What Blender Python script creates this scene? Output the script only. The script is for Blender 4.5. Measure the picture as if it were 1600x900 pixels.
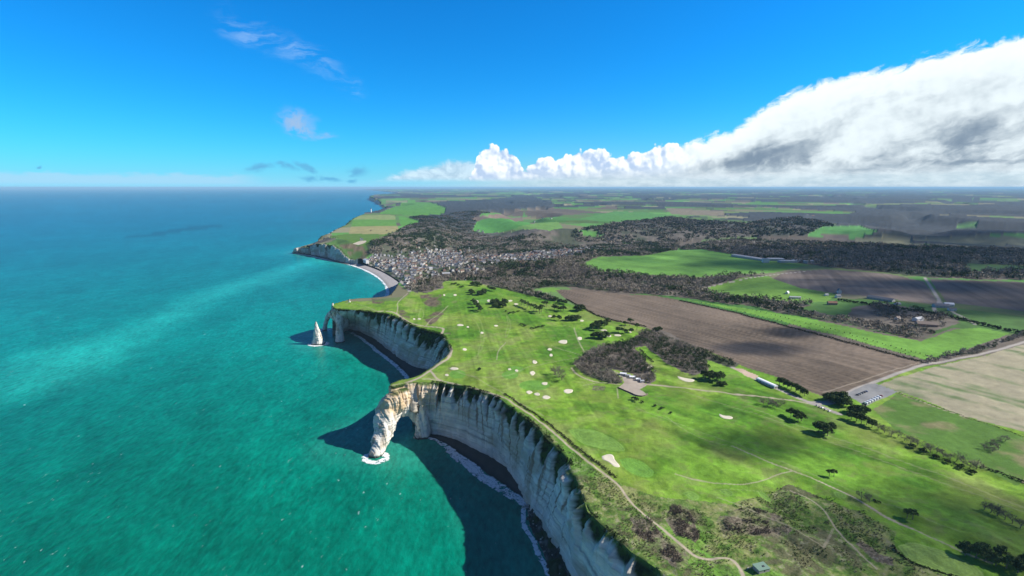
import bpy, math, random
import numpy as np
from mathutils import Vector, Matrix
R = math.radians
random.seed(7); rng = np.random.default_rng(11)
scene = bpy.context.scene
for o in list(bpy.data.objects): bpy.data.objects.remove(o)
# ------------------------------------------------------------------ camera
CAM_Z = 360.0; FPX = 800.0; PITCH = math.atan(157.4/800.0)
cam = bpy.data.cameras.new('camera'); cam.lens = 18; cam.sensor_width = 36
cam.clip_start = 1; cam.clip_end = 500000
camo = bpy.data.objects.new('camera', cam); scene.collection.objects.link(camo)
camo.location = (0, 0, CAM_Z); camo.rotation_euler = (math.pi/2 - PITCH, 0, 0)
scene.camera = camo
# ------------------------------------------------------------------ view
vs = scene.view_settings
vs.view_transform = 'Standard'; vs.look = 'None'; vs.exposure = 0.62; vs.gamma = 1; vs.use_curve_mapping = False
scene.cycles.max_bounces = 5; scene.cycles.diffuse_bounces = 2; scene.cycles.glossy_bounces = 2
scene.cycles.transparent_max_bounces = 10; scene.cycles.volume_bounces = 0
# ------------------------------------------------------------------ sun
SUN_EL = R(36.5); SUN_AZ = R(88)      # azimuth clockwise from +Y : the sun stands to the right
sd = Vector((math.sin(SUN_AZ)*math.cos(SUN_EL), math.cos(SUN_AZ)*math.cos(SUN_EL), math.sin(SUN_EL)))
sl = bpy.data.lights.new('sun', 'SUN'); sl.energy = 4.9; sl.angle = R(0.53); sl.color = (1.0, 0.955, 0.88)
so = bpy.data.objects.new('sun', sl); scene.collection.objects.link(so)
so.rotation_euler = sd.to_track_quat('Z', 'Y').to_euler(); so.location = (900, 0, 900)
# ------------------------------------------------------------------ node helper
class NT:
    def __init__(s, tree): s.t = tree; s.n = tree.nodes; s.l = tree.links
    def val(s, sock, v):
        if v is None: return
        if isinstance(v, bpy.types.NodeSocket): s.l.new(v, sock)
        else: sock.default_value = v
    def node(s, ty, **kw):
        n = s.n.new(ty)
        for k, v in kw.items(): setattr(n, k, v)
        return n
    def m(s, op, a, b=None, c=None, clamp=False):
        n = s.node('ShaderNodeMath', operation=op, use_clamp=clamp)
        s.val(n.inputs[0], a); s.val(n.inputs[1], b)
        if c is not None: s.val(n.inputs[2], c)
        return n.outputs[0]
    def vm(s, op, a, b=None):
        n = s.node('ShaderNodeVectorMath', operation=op); s.val(n.inputs[0], a)
        if b is not None: s.val(n.inputs[1], b)
        return n.outputs[0]
    def xyz(s, x, y, z=0.0):
        n = s.node('ShaderNodeCombineXYZ'); s.val(n.inputs[0], x); s.val(n.inputs[1], y); s.val(n.inputs[2], z); return n.outputs[0]
    def noise(s, vec, scale, detail=4.0, rough=0.5, dist=0.0, color=False):
        n = s.node('ShaderNodeTexNoise'); s.val(n.inputs['Vector'], vec)
        s.val(n.inputs['Scale'], scale); n.inputs['Detail'].default_value = detail
        n.inputs['Roughness'].default_value = rough; n.inputs['Distortion'].default_value = dist
        return n.outputs['Color' if color else 'Fac']
    def sst(s, v, a, b, t0=0.0, t1=1.0):
        n = s.node('ShaderNodeMapRange', interpolation_type='SMOOTHSTEP')
        s.val(n.inputs[0], v); s.val(n.inputs[1], a); s.val(n.inputs[2], b); s.val(n.inputs[3], t0); s.val(n.inputs[4], t1)
        return n.outputs[0]
    def mix(s, f, a, b, blend='MIX'):
        n = s.node('ShaderNodeMix', data_type='RGBA', blend_type=blend)
        s.val(n.inputs[0], f); s.val(n.inputs[6], a if isinstance(a, bpy.types.NodeSocket) else (*a[:3], 1))
        s.val(n.inputs[7], b if isinstance(b, bpy.types.NodeSocket) else (*b[:3], 1)); return n.outputs[2]
    def curve(s, v, pts):
        n = s.node('ShaderNodeFloatCurve'); c = n.mapping.curves[0]
        while len(c.points) < len(pts): c.points.new(0.5, 0.5)
        for p, (x, y) in zip(c.points, pts): p.location = (x, y); p.handle_type = 'VECTOR'
        n.mapping.update(); s.val(n.inputs['Value'], v); return n.outputs[0]
def ray(px, py):
    cp, sp = math.cos(PITCH), math.sin(PITCH)
    px = np.asarray(px, float); py = np.asarray(py, float)
    x = (px-800)/FPX; u = (450-py)/FPX
    return np.stack([x, cp + u*sp, -sp + u*cp], -1)
def azel(px, py):
    d = ray(px, py); return math.atan2(d[0], d[1]), math.atan2(d[2], math.hypot(d[0], d[1]))
# ------------------------------------------------------------------ world
world = bpy.data.worlds.new('World'); scene.world = world; world.use_nodes = True
w = NT(world.node_tree); w.n.clear()
sky = w.node('ShaderNodeTexSky', sky_type='NISHITA'); sky.sun_disc = False
sky.sun_elevation = SUN_EL; sky.sun_rotation = SUN_AZ; sky.altitude = 300; sky.air_density = 1.0; sky.dust_density = 0.35; sky.ozone_density = 3.0
tc = w.node('ShaderNodeTexCoord'); sp_ = w.node('ShaderNodeSeparateXYZ'); w.l.new(tc.outputs['Generated'], sp_.inputs[0])
X, Y, Z = sp_.outputs
AZ = w.m('ARCTAN2', X, Y); EL = w.m('ARCSINE', Z)
SK_STR = 0.088
hs = w.node('ShaderNodeHueSaturation'); w.l.new(sky.outputs[0], hs.inputs['Color'])
hs.inputs['Saturation'].default_value = 1.10; hs.inputs['Value'].default_value = 1.0
tf = w.m('MULTIPLY', w.sst(w.m('ABSOLUTE', AZ), 1.75, 0.95), w.sst(EL, 0.95, 0.42))      # azure tint ahead; unseen sky overhead and behind tinted neutral to set fill light
col = w.mix(1.0, hs.outputs['Color'], w.mix(tf, (0.42, 0.48, 0.66), (0.055, 0.80, 1.36)), 'MULTIPLY')
K = 1.0/SK_STR
P = w.xyz(AZ, EL)
# cheap cloud noise domain (angles)
wob = w.noise(w.vm('MULTIPLY', P, (1, 1.6, 1)), 9.0, 5, 0.6, color=True)
wv = w.vm('SUBTRACT', wob, (0.5, 0.5, 0.5))
Pw = w.vm('ADD', P, w.vm('MULTIPLY', wv, (0.10, 0.055, 0)))
spw = w.node('ShaderNodeSeparateXYZ'); w.l.new(Pw, spw.inputs[0]); AW, EW = spw.outputs[0], spw.outputs[1]
def blob(px, py, rx, ry, rot=0.0, a=0.3, b=1.0, warped=True):
    az, el = azel(px, py); U, V = (AW, EW) if warped else (AZ, EL)
    k = math.cos(az)**1.0
    du = w.m('SUBTRACT', U, az); dv = w.m('SUBTRACT', V, el)
    c, s_ = math.cos(R(rot)), math.sin(R(rot))
    u = w.m('ADD', w.m('MULTIPLY', du, c), w.m('MULTIPLY', dv, s_)); v = w.m('SUBTRACT', w.m('MULTIPLY', dv, c), w.m('MULTIPLY', du, s_))
    u = w.m('MULTIPLY', u, FPX/rx/k); v = w.m('MULTIPLY', v, FPX/ry)
    r = w.m('SQRT', w.m('ADD', w.m('MULTIPLY', u, u), w.m('MULTIPLY', v, v)))
    return w.sst(r, b, a)
def mx(*a):
    r = a[0]
    for q in a[1:]: r = w.m('MAXIMUM', r, q)
    return r
# pale air near the horizon, whiter towards the inland (right) side
hz = w.m('EXPONENT', w.m('MULTIPLY', w.m('MAXIMUM', EL, 0.0), -24.0))
hcol = w.mix(w.sst(AZ, -0.30, 0.15), (0.22*K, 0.50*K, 0.68*K), (0.40*K, 0.49*K, 0.55*K))
col = w.mix(w.m('MULTIPLY', hz, 0.92), col, hcol)
col0 = col
# thin cirrus wisps, upper left
wn = w.noise(w.vm('MULTIPLY', Pw, (14, 60, 1)), 1.0, 6, 0.62)
cir = mx(blob(400, 50, 70, 26, -25, 0, 1), blob(475, 88, 90, 26, -22, 0, 1), blob(505, 105, 60, 16, -20, 0, 1), blob(548, 132, 34, 18, -30, 0, 1))
col = w.mix(w.m('MULTIPLY', w.m('MULTIPLY', cir, w.sst(wn, 0.42, 0.72)), 0.26), col, (0.5*K, 0.62*K, 0.72*K))
n2 = w.noise(w.vm('MULTIPLY', Pw, (1, 1.5, 1)), 38.0, 6, 0.65)
lone = mx(blob(462, 188, 44, 24, -12, 0.1, 1), blob(482, 198, 26, 16, -30, 0.1, 1), blob(512, 210, 22, 7, -10, 0, 1))
col = w.mix(w.m('MULTIPLY', w.m('MULTIPLY', lone, w.sst(n2, 0.32, 0.60)), 0.85), col, (0.26*K, 0.36*K, 0.52*K))
small = mx(blob(405, 264, 26, 9, 5, .1, 1), blob(447, 262, 22, 7, -8, .1, 1), blob(478, 262, 18, 9, -20, .1, 1), blob(562, 262, 27, 11, -8, .1, 1),
           blob(515, 275, 30, 6, 0, .1, 1), blob(482, 279, 24, 6, 0, .1, 1), blob(556, 278, 16, 6, 0, .1, 1), blob(63, 265, 10, 3, 0, .1, 1))
col = w.mix(w.m('MULTIPLY', w.m('MULTIPLY', small, w.sst(n2, 0.30, 0.52)), 0.9), col, (0.085*K, 0.30*K, 0.50*K))
rn = w.noise(w.xyz(w.m('MULTIPLY', AZ, 1.0), w.m('MULTIPLY', EL, 3.0)), 26.0, 5, 0.65)
row = w.m('MULTIPLY', w.sst(EL, azel(200, 291)[1], azel(200, 283)[1]), w.sst(w.m('ADD', EL, w.m('MULTIPLY', rn, -0.022)), azel(200, 280)[1], azel(200, 287)[1]))
row = w.m('MULTIPLY', row, w.sst(AZ, azel(430, 280)[0], azel(350, 280)[0]))
col = w.mix(w.m('MULTIPLY', row, 0.5), col, (0.33*K, 0.47*K, 0.62*K))
# low grey shelf left of the cumulus
def outline(pts, amp_node, soft, sgn=1):
    az0, az1 = azel(pts[0][0], 292)[0], azel(pts[-1][0], 292)[0]
    P_ = []
    for (x, y) in pts:
        a, e = azel(x, y); P_.append(((a-az0)/(az1-az0), e/0.45))
    t = w.m('DIVIDE', w.m('SUBTRACT', AZ, az0), az1-az0, clamp=True)
    top = w.m('MULTIPLY', w.curve(t, P_), 0.45)
    return w.m('DIVIDE', w.m('SUBTRACT', w.m('ADD', top, amp_node), EL), soft)
shn = w.m('MULTIPLY', w.m('SUBTRACT', n2, 0.5), 0.030)
sh = outline([(560, 291), (600, 279), (625, 268), (650, 262), (680, 256), (705, 248), (735, 250), (760, 256), (800, 268), (900, 285)], shn, 0.008)
sh = w.m('MULTIPLY', w.sst(sh, -0.3, 1.4), w.sst(EL, azel(700, 287)[1], azel(700, 276)[1]))
col = w.mix(w.m('MULTIPLY', sh, 0.72), col, w.mix(w.sst(n2, .35, .65), (0.36*K, 0.43*K, 0.53*K), (0.55*K, 0.63*K, 0.70*K)))
# billowing cumulus + cloud bank
def billow(off=(0, 0, 0)):
    q = w.vm('ADD', w.vm('ADD', P, w.vm('MULTIPLY', wv, (0.02, 0.02, 0))), off)
    out = None
    for sc, am in ((28, 1.0), (62, 0.55), (135, 0.30)):
        v = w.node('ShaderNodeTexVoronoi', feature='F1'); w.l.new(q, v.inputs['Vector'])
        v.inputs['Scale'].default_value = sc
        e = w.m('MULTIPLY', w.m('SUBTRACT', 0.75, v.outputs['Distance']), am)
        out = e if out is None else w.m('ADD', out, e)
    return out
B0 = billow(); B1 = billow((0.0055, 0.0065, 0))
right = w.sst(AZ, azel(1080, 200)[0], azel(1210, 200)[0])          # 0 cumulus, 1 smooth bank
n3 = w.noise(w.vm('MULTIPLY', Pw, (1, 1, 1)), 30.0, 8, 0.68)
cum = outline([(728, 292), (741, 262), (743, 246), (748, 232), (762, 224), (775, 220), (793, 226), (806, 240), (818, 256), (830, 248), (848, 240), (868, 244), (884, 230), (908, 226), (928, 230), (955, 238), (984, 240), (1008, 232), (1030, 222), (1058, 218), (1090, 220), (1125, 224), (1165, 250), (1220, 292)], w.m('MULTIPLY', w.m('SUBTRACT', B0, 0.62), 0.024), 0.0055)
cumM = w.sst(cum, 0.0, 0.7)
relief = w.m('MULTIPLY', w.m('SUBTRACT', B0, B1), 1.3)  # sunlit and shaded sides of the cloud billows, painted from offset noise
cb = w.m('ADD', w.m('ADD', 0.80, relief), w.m('MULTIPLY', w.m('SUBTRACT', n3, .5), 0.35))
cb = w.m('MULTIPLY', cb, w.sst(cum, 0.0, 3.0, 1.08, 0.92))
cbase = w.sst(EL, azel(1000, 279)[1], azel(1000, 262)[1], 0.70, 1.0)
cb = w.m('MULTIPLY', cb, cbase)
ccol = w.mix(w.m('MULTIPLY', w.m('SUBTRACT', cb, 0.45), 2.0, clamp=True), (0.34*K, 0.44*K, 0.60*K), (0.70*K, 0.74*K, 0.78*K))
lowcut = w.sst(EL, azel(1000, 285)[1], azel(1000, 274)[1])
col = w.mix(w.m('MULTIPLY', cumM, lowcut), col, ccol)
# long-drawn noise along the bank
ca, sa = math.cos(R(24)), math.sin(R(24))
ua = w.m('ADD', w.m('MULTIPLY', AW, ca), w.m('MULTIPLY', EW, sa)); va = w.m('SUBTRACT', w.m('MULTIPLY', EW, ca), w.m('MULTIPLY', AW, sa))
bn = w.noise(w.xyz(w.m('MULTIPLY', ua, 5.0), w.m('MULTIPLY', va, 15.0)), 1.6, 7, 0.58)
edge = w.noise(w.xyz(w.m('MULTIPLY', ua, 10.0), w.m('MULTIPLY', va, 22.0)), 2.6, 8, 0.66)
bank = outline([(950, 292), (985, 272), (1010, 256), (1040, 238), (1080, 222), (1130, 206), (1165, 188), (1200, 163), (1250, 136), (1330, 115), (1400, 101), (1470, 82), (1540, 66), (1600, 54), (1800, 10), (2200, -60)], w.m('MULTIPLY', w.m('SUBTRACT', edge, 0.5), 0.055), 0.016)
bankM = w.sst(bank, -0.2, 0.8)
grey = mx(w.m('MULTIPLY', blob(1200, 235, 95, 34, 14, -.5, 1.35), 0.9), w.m('MULTIPLY', blob(1140, 250, 70, 20, 0, -.4, 1.3), 0.7),
          w.m('MULTIPLY', blob(1535, 205, 150, 26, 4, -.5, 1.35), 1.0), w.m('MULTIPLY', blob(1340, 165, 110, 24, 27, -.4, 1.3), 0.65), w.m('MULTIPLY', blob(1385, 195, 60, 18, 25, -.4, 1.3), 0.35),
          w.m('MULTIPLY', blob(1510, 255, 110, 6, 1, -.4, 1.3), 1.0), w.m('MULTIPLY', blob(1440, 150, 70, 12, 25, -.4, 1.3), 0.3), w.m('MULTIPLY', blob(1260, 200, 60, 26, 30, -.4, 1.3), 0.6),
          w.m('MULTIPLY', blob(1650, 235, 150, 10, 0, -.4, 1.3), 0.8), w.m('MULTIPLY', blob(1330, 268, 260, 4, 0, -.4, 1.3), 0.55))
gv = w.m('MULTIPLY', w.m('MULTIPLY', grey, 1.0), w.sst(bn, 0.28, 0.66, 0.45, 1.25))
gv = w.m('ADD', gv, w.m('MULTIPLY', w.sst(bn, 0.40, 0.70), 0.42))
under = w.m('MULTIPLY', w.sst(EL, azel(1300, 215)[1], azel(1300, 262)[1]), w.sst(bn, .30, .62))
gv = w.m('ADD', gv, w.m('MULTIPLY', under, 0.75))
gv = w.m('MULTIPLY', gv, w.sst(bank, 0.8, 4.5))
gv = w.m('SUBTRACT', gv, w.m('ADD', w.m('MULTIPLY', w.m('SUBTRACT', n3, 0.5), 0.55), w.m('MULTIPLY', relief, 0.28)))
bcol = w.mix(w.m('MULTIPLY', w.sst(gv, -0.1, 1.5), 1.0, clamp=True), (0.58*K, 0.65*K, 0.68*K), (0.15*K, 0.205*K, 0.27*K))
bcol = w.mix(w.sst(bank, 3.5, 0.2), bcol, (0.66*K, 0.71*K, 0.73*K))
blow = w.sst(w.m('ADD', EL, w.m('MULTIPLY', w.m('SUBTRACT', n2, .5), 0.01)), azel(1300, 284)[1], azel(1300, 268)[1])
col = w.mix(w.m('MULTIPLY', w.m('MULTIPLY', bankM, blow), w.sst(AZ, azel(980, 200)[0], azel(1130, 200)[0])), col, bcol)
lowh = w.m('MULTIPLY', w.sst(w.m('ADD', EL, w.m('MULTIPLY', w.m('SUBTRACT', n2, .5), .012)), azel(1300, 250)[1], azel(1300, 279)[1]), w.sst(AZ, -0.12, 0.22))
col = w.mix(w.m('MULTIPLY', lowh, 0.82), col, w.mix(w.sst(rn, .35, .65), (0.36*K, 0.44*K, 0.50*K), (0.50*K, 0.57*K, 0.61*K)))
bg = w.node('ShaderNodeBackground'); w.val(bg.inputs[0], col); bg.inputs[1].default_value = SK_STR
bg0 = w.node('ShaderNodeBackground'); w.val(bg0.inputs[0], col0); bg0.inputs[1].default_value = SK_STR
sect = w.m('MULTIPLY', w.m('MULTIPLY', w.m('LESS_THAN', EL, 0.42), w.m('GREATER_THAN', EL, -0.01)), w.m('LESS_THAN', w.m('ABSOLUTE', AZ), 1.4))
msh = w.node('ShaderNodeMixShader'); w.val(msh.inputs[0], sect); w.l.new(bg0.outputs[0], msh.inputs[1]); w.l.new(bg.outputs[0], msh.inputs[2])
wo = w.node('ShaderNodeOutputWorld'); w.l.new(msh.outputs[0], wo.inputs[0])
world.cycles.sampling_method = 'NONE'
# =================================================================== numpy helpers
def hsh(ix, iy, s=0):
    n = (ix.astype(np.int64)*374761393 + iy.astype(np.int64)*668265263 + int(s)*974711) & 0xffffffff
    n = ((n ^ (n >> 13))*1274126177) & 0xffffffff
    return ((n ^ (n >> 16)) & 0xffffff)/16777215.0
def vn(x, y, s=0):
    x = np.asarray(x, float); y = np.asarray(y, float)
    ix = np.floor(x); iy = np.floor(y); fx = x-ix; fy = y-iy
    fx = fx*fx*(3-2*fx); fy = fy*fy*(3-2*fy); ix = ix.astype(np.int64); iy = iy.astype(np.int64)
    a, b, c, d = hsh(ix, iy, s), hsh(ix+1, iy, s), hsh(ix, iy+1, s), hsh(ix+1, iy+1, s)
    return (a*(1-fx)+b*fx)*(1-fy) + (c*(1-fx)+d*fx)*fy
def fbm(x, y, o=4, s=0, g=0.5):
    t = 0; a = 1; n = 0
    for k in range(o):
        t = t + a*vn(x*2.03**k + 17.3*k, y*2.03**k - 9.1*k, s+k*7); n += a; a *= g
    return t/n                                   # 0..1, mean .5
def ss(v, a, b):
    t = np.clip((v-a)/(b-a), 0, 1); return t*t*(3-2*t)
def pip(x, y, poly):
    """point in polygon; x,y flat arrays"""
    P = np.asarray(poly, float); ins = np.zeros(x.shape, bool)
    bb = (x >= P[:, 0].min()) & (x <= P[:, 0].max()) & (y >= P[:, 1].min()) & (y <= P[:, 1].max())
    idx = np.nonzero(bb)[0]; X_, Y_ = x[idx], y[idx]; r = np.zeros(idx.shape, bool); j = len(P)-1
    for i in range(len(P)):
        xi, yi, xj, yj = P[i, 0], P[i, 1], P[j, 0], P[j, 1]
        if yi != yj:
            c = ((yi > Y_) != (yj > Y_)) & (X_ < (xj-xi)*(Y_-yi)/(yj-yi)+xi); r ^= c
        j = i
    ins[idx] = r; return ins
def pld(x, y, line, maxd=1e9, closed=False):
    """distance to polyline (flat arrays), and arc length at the nearest point"""
    L = np.asarray(line, float)
    if closed: L = np.vstack([L, L[:1]])
    D_ = np.full(x.shape, 1e9); S_ = np.zeros(x.shape)
    I = np.nonzero((x > L[:, 0].min()-maxd) & (x < L[:, 0].max()+maxd) & (y > L[:, 1].min()-maxd) & (y < L[:, 1].max()+maxd))[0]
    xs, ys = x[I], y[I]; d = np.full(xs.shape, 1e9); s = np.zeros(xs.shape); acc = 0
    for a, b in zip(L[:-1], L[1:]):
        ln = math.hypot(*(b[:2]-a[:2]))
        if ln < 1e-6: continue
        bb = (xs > min(a[0], b[0])-maxd) & (xs < max(a[0], b[0])+maxd) & (ys > min(a[1], b[1])-maxd) & (ys < max(a[1], b[1])+maxd)
        i = np.nonzero(bb)[0]; px, py = xs[i]-a[0], ys[i]-a[1]
        ux, uy = (b[0]-a[0])/ln, (b[1]-a[1])/ln
        t = np.clip(px*ux+py*uy, 0, ln); q = np.hypot(px-t*ux, py-t*uy)
        m_ = q < d[i]; d[i[m_]] = q[m_]; s[i[m_]] = acc+t[m_]; acc += ln
    D_[I] = d; S_[I] = s
    return D_, S_
def resample(L, step):
    L = np.asarray(L, float); seg = np.hypot(np.diff(L[:, 0]), np.diff(L[:, 1])); c = np.r_[0, np.cumsum(seg)]
    n = max(2, int(c[-1]/step)+1); t = np.linspace(0, c[-1], n)
    return np.stack([np.interp(t, c, L[:, k]) for k in range(L.shape[1])], 1), t
def smooth(L, it=2):
    L = np.asarray(L, float)
    for _ in range(it):
        q = np.empty((2*len(L)-2+2, L.shape[1])); q[0] = L[0]; q[-1] = L[-1]
        q[1:-1:2] = L[:-1]*0.75+L[1:]*0.25; q[2:-1:2] = L[:-1]*0.25+L[1:]*0.75; L = q
    return L
def flat(pts, z):
    """picture point -> the point of the ground it shows, at height z"""
    p = np.asarray(pts, float); r = ray(p[:, 0], p[:, 1]); t = (z-CAM_Z)/r[:, 2]
    return np.stack([r[:, 0]*t, r[:, 1]*t], 1)
# =================================================================== lie of the land
def vl(pts, z): return flat(pts, z)
AMONT = [((555, 405), (557, 412)), ((544, 396), (545, 411)), ((532, 388), (528, 407)), ((517, 383), (515, 403)), ((500, 381), (500, 400)), ((480, 385), (482, 396.5)), ((464, 387), (467, 395))]
FAR4 = [(460, 384.5, 38), (474, 382.5, 42), (494, 377, 58), (502, 371, 74)]
def over(t, f, d=8):
    F_ = flat([f], 0)[0]; r_ = ray(*t); q = (np.hypot(*F_)+d)/math.hypot(r_[0], r_[1]); return [r_[0]*q, r_[1]*q, CAM_Z+r_[2]*q]
LOWS = [over(t, f) for t, f in AMONT]+[[*flat([(a, b)], z)[0], z] for a, b, z in FAR4]
VALLEYS = [  # centre line, floor heights start/end, half width of floor, width of slope
    (vl([(572, 429), (596, 427), (640, 418), (700, 410), (780, 404), (860, 397), (940, 391)], 8), 5, 20, 190, 260),
    (vl([(700, 408), (745, 392), (760, 375), (735, 358), (705, 345)], 20), 12, 60, 90, 260),
    (vl([(940, 391), (1060, 385), (1200, 381), (1350, 385), (1500, 391), (1750, 402)], 25), 20, 40, 160, 420),
    (vl([(700, 440), (800, 436), (900, 441), (1000, 447), (1100, 452)], 60), 45, 62, 20, 150),
]
def H(x, y):
    x = np.asarray(x, float); y = np.asarray(y, float); sh = x.shape; x = x.ravel(); y = y.ravel()
    r = np.hypot(x, y)
    h = 81 + 7*(fbm(x/520, y/520, 3, 3)-.5) + 16*ss(r, 1500, 6000)*(fbm(x/1900, y/1900, 3, 5)-.5)*2
    h = h + 9*ss(x, 200, 900)*ss(y, 2600, 900)
    gx, gy = GH; h = h + 9*np.exp(-(((x-gx)/150)**2+((y-gy)/190)**2))
    # incised dry valleys of the far plateau
    v = np.abs(fbm(x/2600+3.3, y/2600-1.7, 4, 9)-.5); h = h - 62*ss(r, 3300, 5200)*(1-ss(v, 0.012, 0.055))
    h = h + np.clip((r-3e4)/1.2e5, 0, 1)*60
    for L, z0, z1, w0, w1 in VALLEYS:
        d, s = pld(x, y, L, w0+w1+10); tot = np.hypot(*np.diff(L, axis=0).T).sum()
        fl = z0+(z1-z0)*s/tot; k = ss(d, w0, w0+w1); h = np.where(d < w0+w1, np.minimum(h, fl+(h-fl)*k), h)
    for ax_, ay_, az_ in LOWS: h = np.minimum(h, np.maximum(az_, 4)+.30*np.maximum(np.hypot(x-ax_, y-ay_)-25, 0))
    # low relief of the golf links and the rough
    n = ss(r, 1700, 900); h = h + n*(6.0*(fbm(x/75, y/75, 3, 21)-.5)+2.2*(fbm(x/24, y/24, 3, 22)-.5)) + ss(r, 800, 500)*ROUGHNESS(x, y)
    return h.reshape(sh)
def ROUGHNESS(x, y): return 1.3*(fbm(x/9, y/9, 3, 31)-.5)+5.0*(np.abs(fbm(x/42+y/90, y/60, 3, 33)-.5)*2-.25)*ss(y, 480, 380)*ss(x, 60, 140)
GH = flat([(712, 437)], 90)[0]
def unp(pts, hf=None, lift=0.0):
    """picture points -> where their sight lines meet the land"""
    hf = hf or H
    p = np.atleast_2d(np.asarray(pts, float))[:, :2]; r = ray(p[:, 0], p[:, 1]); n = len(p)
    out = np.zeros((n, 3)); T = np.concatenate([np.geomspace(250, 4000, 420), np.geomspace(4010, 150000, 260)])
    X_ = r[:, 0:1]*T; Y_ = r[:, 1:2]*T; Z_ = CAM_Z + r[:, 2:3]*T
    below = Z_ < hf(X_, Y_)+lift
    for i in range(n):
        k = np.nonzero(below[i])[0]
        if len(k) == 0: t = T[-1]
        else:
            a, b = (T[k[0]-1] if k[0] else 200), T[k[0]]
            for _ in range(18):
                c = (a+b)/2
                if CAM_Z + r[i, 2]*c < hf(np.array([r[i, 0]*c]), np.array([r[i, 1]*c]))[0]+lift: b = c
                else: a = c
            t = b
        out[i] = r[i]*t; out[i, 2] += CAM_Z
    return out
def up2(pts): return unp(pts)[:, :2]
# =================================================================== coast
# each entry: cliff-top point in the photograph, height, foot point or None
NEAR = [((1330, 1150), None), ((1150, 990), (1180, 1250)), ((1045, 902), (1060, 1100)), ((985, 865), (990, 1030)), ((950, 832), (950, 975)), ((918, 800), (915, 925)),
        ((905, 760), (890, 880)), ((898, 745), (875, 860)), ((885, 712), (850, 820)), ((852, 685), (836, 795)), ((838, 668), (825, 770)),
        ((800, 640), (800, 733)), ((770, 618), (775, 712)), ((745, 610), (748, 700)), ((720, 603), (712, 683)), ((690, 598), (682, 674)), ((660, 597), (657, 679)), ((648, 598), (650, 687))]
RIDGE = [(634, 599.5), (622, 602), (613, 604), (609, 603), (612, 600.5), (625, 595), (645, 590), (660, 583), (676, 573), (688, 565), (698, 557)]
SECOND = [((704, 548), (690, 604)), ((700, 536), (681, 582)), ((692, 524), (668, 577)), ((676, 519), (652, 573)), ((656, 514), (640, 568)), ((640, 507), (628, 559)),
          ((622, 496), (612, 548)), ((600, 490), (597, 536)), ((580, 488), (578, 523)), ((562, 485), (563, 516)), ((545, 484), (550, 514)), ((530, 483), (537, 515)), ((521, 480), (526, 516))]
BACK = [(519, 477), (524, 475), (536, 472), (552, 468), (575, 467), (598, 466), (612, 464)]
MOUTH = [(626, 462, 40), (636, 455, 9), (632, 446, 5), (622, 438, 5), (605, 427, 5), (588, 419, 5), (570, 413, 5), (560, 410, 12)]
FAR = [ (514, 366), (524, 360), (533, 356), (545, 350), (552, 342), (562, 337), (575, 332), (590, 330), (600, 327),
       (607, 324), (603, 318), (594, 313), (584, 309), (578, 307.5), (584, 305), (600, 303), (618, 302), (632, 300.5), (612, 298.6), (592, 297.0), (574, 295.8)]
def topw(p, z=80): return flat([p], z)[0]
coast = []        # rows: x, y, ztop, footx, footy, kind   kind 0 none 1 cliff 2 low
def add(p, z, foot, kind):
    t = topw(p, z); f = flat([foot], 0)[0] if foot else (np.nan, np.nan); coast.append([t[0], t[1], z, f[0], f[1], kind])
for t, f in NEAR: add(t, 80, f, 1)
for t in RIDGE: add(t, 80, None, 2)
for t, f in SECOND: add(t, 79, f, 3)
for t in BACK: add(t, 78, None, 4)
for a, b, z in MOUTH: add((a, b), z, None, 5)
for t, f in AMONT: q = over(t, f); g_ = flat([f], 0)[0]; coast.append([q[0], q[1], q[2], g_[0], g_[1], 6])
for a, b, z in FAR4: add((a, b), z, None, 7)
for t in FAR: add(t, 80, None, 7)
coast = np.array(coast)
LAND = [tuple(c[:2]) for c in coast]
LAND += [(-9000, 130000), (-20000, 250000), (300000, 250000), (300000, -3000), (400, -3000)]
LAND = np.array(LAND)
# edge heights taper: land height is blended to the rim height close to it
def Hc(x, y): return H(x, y)
# =================================================================== objects, tags, materials
col_root = scene.collection
def tag(o, label=None, cat=None, group=None, kind=None):
    if label: o['label'] = label
    if cat: o['category'] = cat
    if group: o['group'] = group
    if kind: o['kind'] = kind
    return o
def mesh(name, V, F, mat, parent=None, attrs=None, smooth_=True, loc=None, midx=None):
    V = np.ascontiguousarray(V, dtype=np.float32); F = np.ascontiguousarray(F, dtype=np.int32)
    me = bpy.data.meshes.new(name); k = F.shape[1]
    me.vertices.add(len(V)); me.vertices.foreach_set('co', V.ravel())
    me.loops.add(F.size); me.loops.foreach_set('vertex_index', F.ravel())
    me.polygons.add(len(F)); me.polygons.foreach_set('loop_start', np.arange(0, F.size, k, dtype=np.int32))
    me.polygons.foreach_set('use_smooth', np.full(len(F), smooth_))
    if isinstance(mat, (list, tuple)):
        for m_ in mat: me.materials.append(m_)
        if midx is not None: me.polygons.foreach_set('material_index', np.asarray(midx, dtype=np.int32))
    elif mat: me.materials.append(mat)
    me.update(calc_edges=True)
    for an, av in (attrs or {}).items():
        av = np.asarray(av, dtype=np.float32)
        if av.ndim == 2:
            a = me.attributes.new(an, 'FLOAT_COLOR', 'POINT'); c = np.ones((len(V), 4), np.float32); c[:, :3] = av; a.data.foreach_set('color', c.ravel())
        else:
            a = me.attributes.new(an, 'FLOAT', 'POINT'); a.data.foreach_set('value', av)
    if name is None: return me
    o = bpy.data.objects.new(name, me); col_root.objects.link(o)
    if parent: o.parent = parent
    if loc is not None: o.location = loc
    return o
def empty(name, loc, rz=0.0, sc=1.0):
    o = bpy.data.objects.new(name, None); col_root.objects.link(o); o.location = loc; o.rotation_euler = (0, 0, rz); o.scale = (sc, sc, sc); o.empty_display_size = 1
    return o
def mat_new(name):
    m = bpy.data.materials.new(name); m.use_nodes = True; n = NT(m.node_tree); b = m.node_tree.nodes['Principled BSDF']
    return m, n, b
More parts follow.
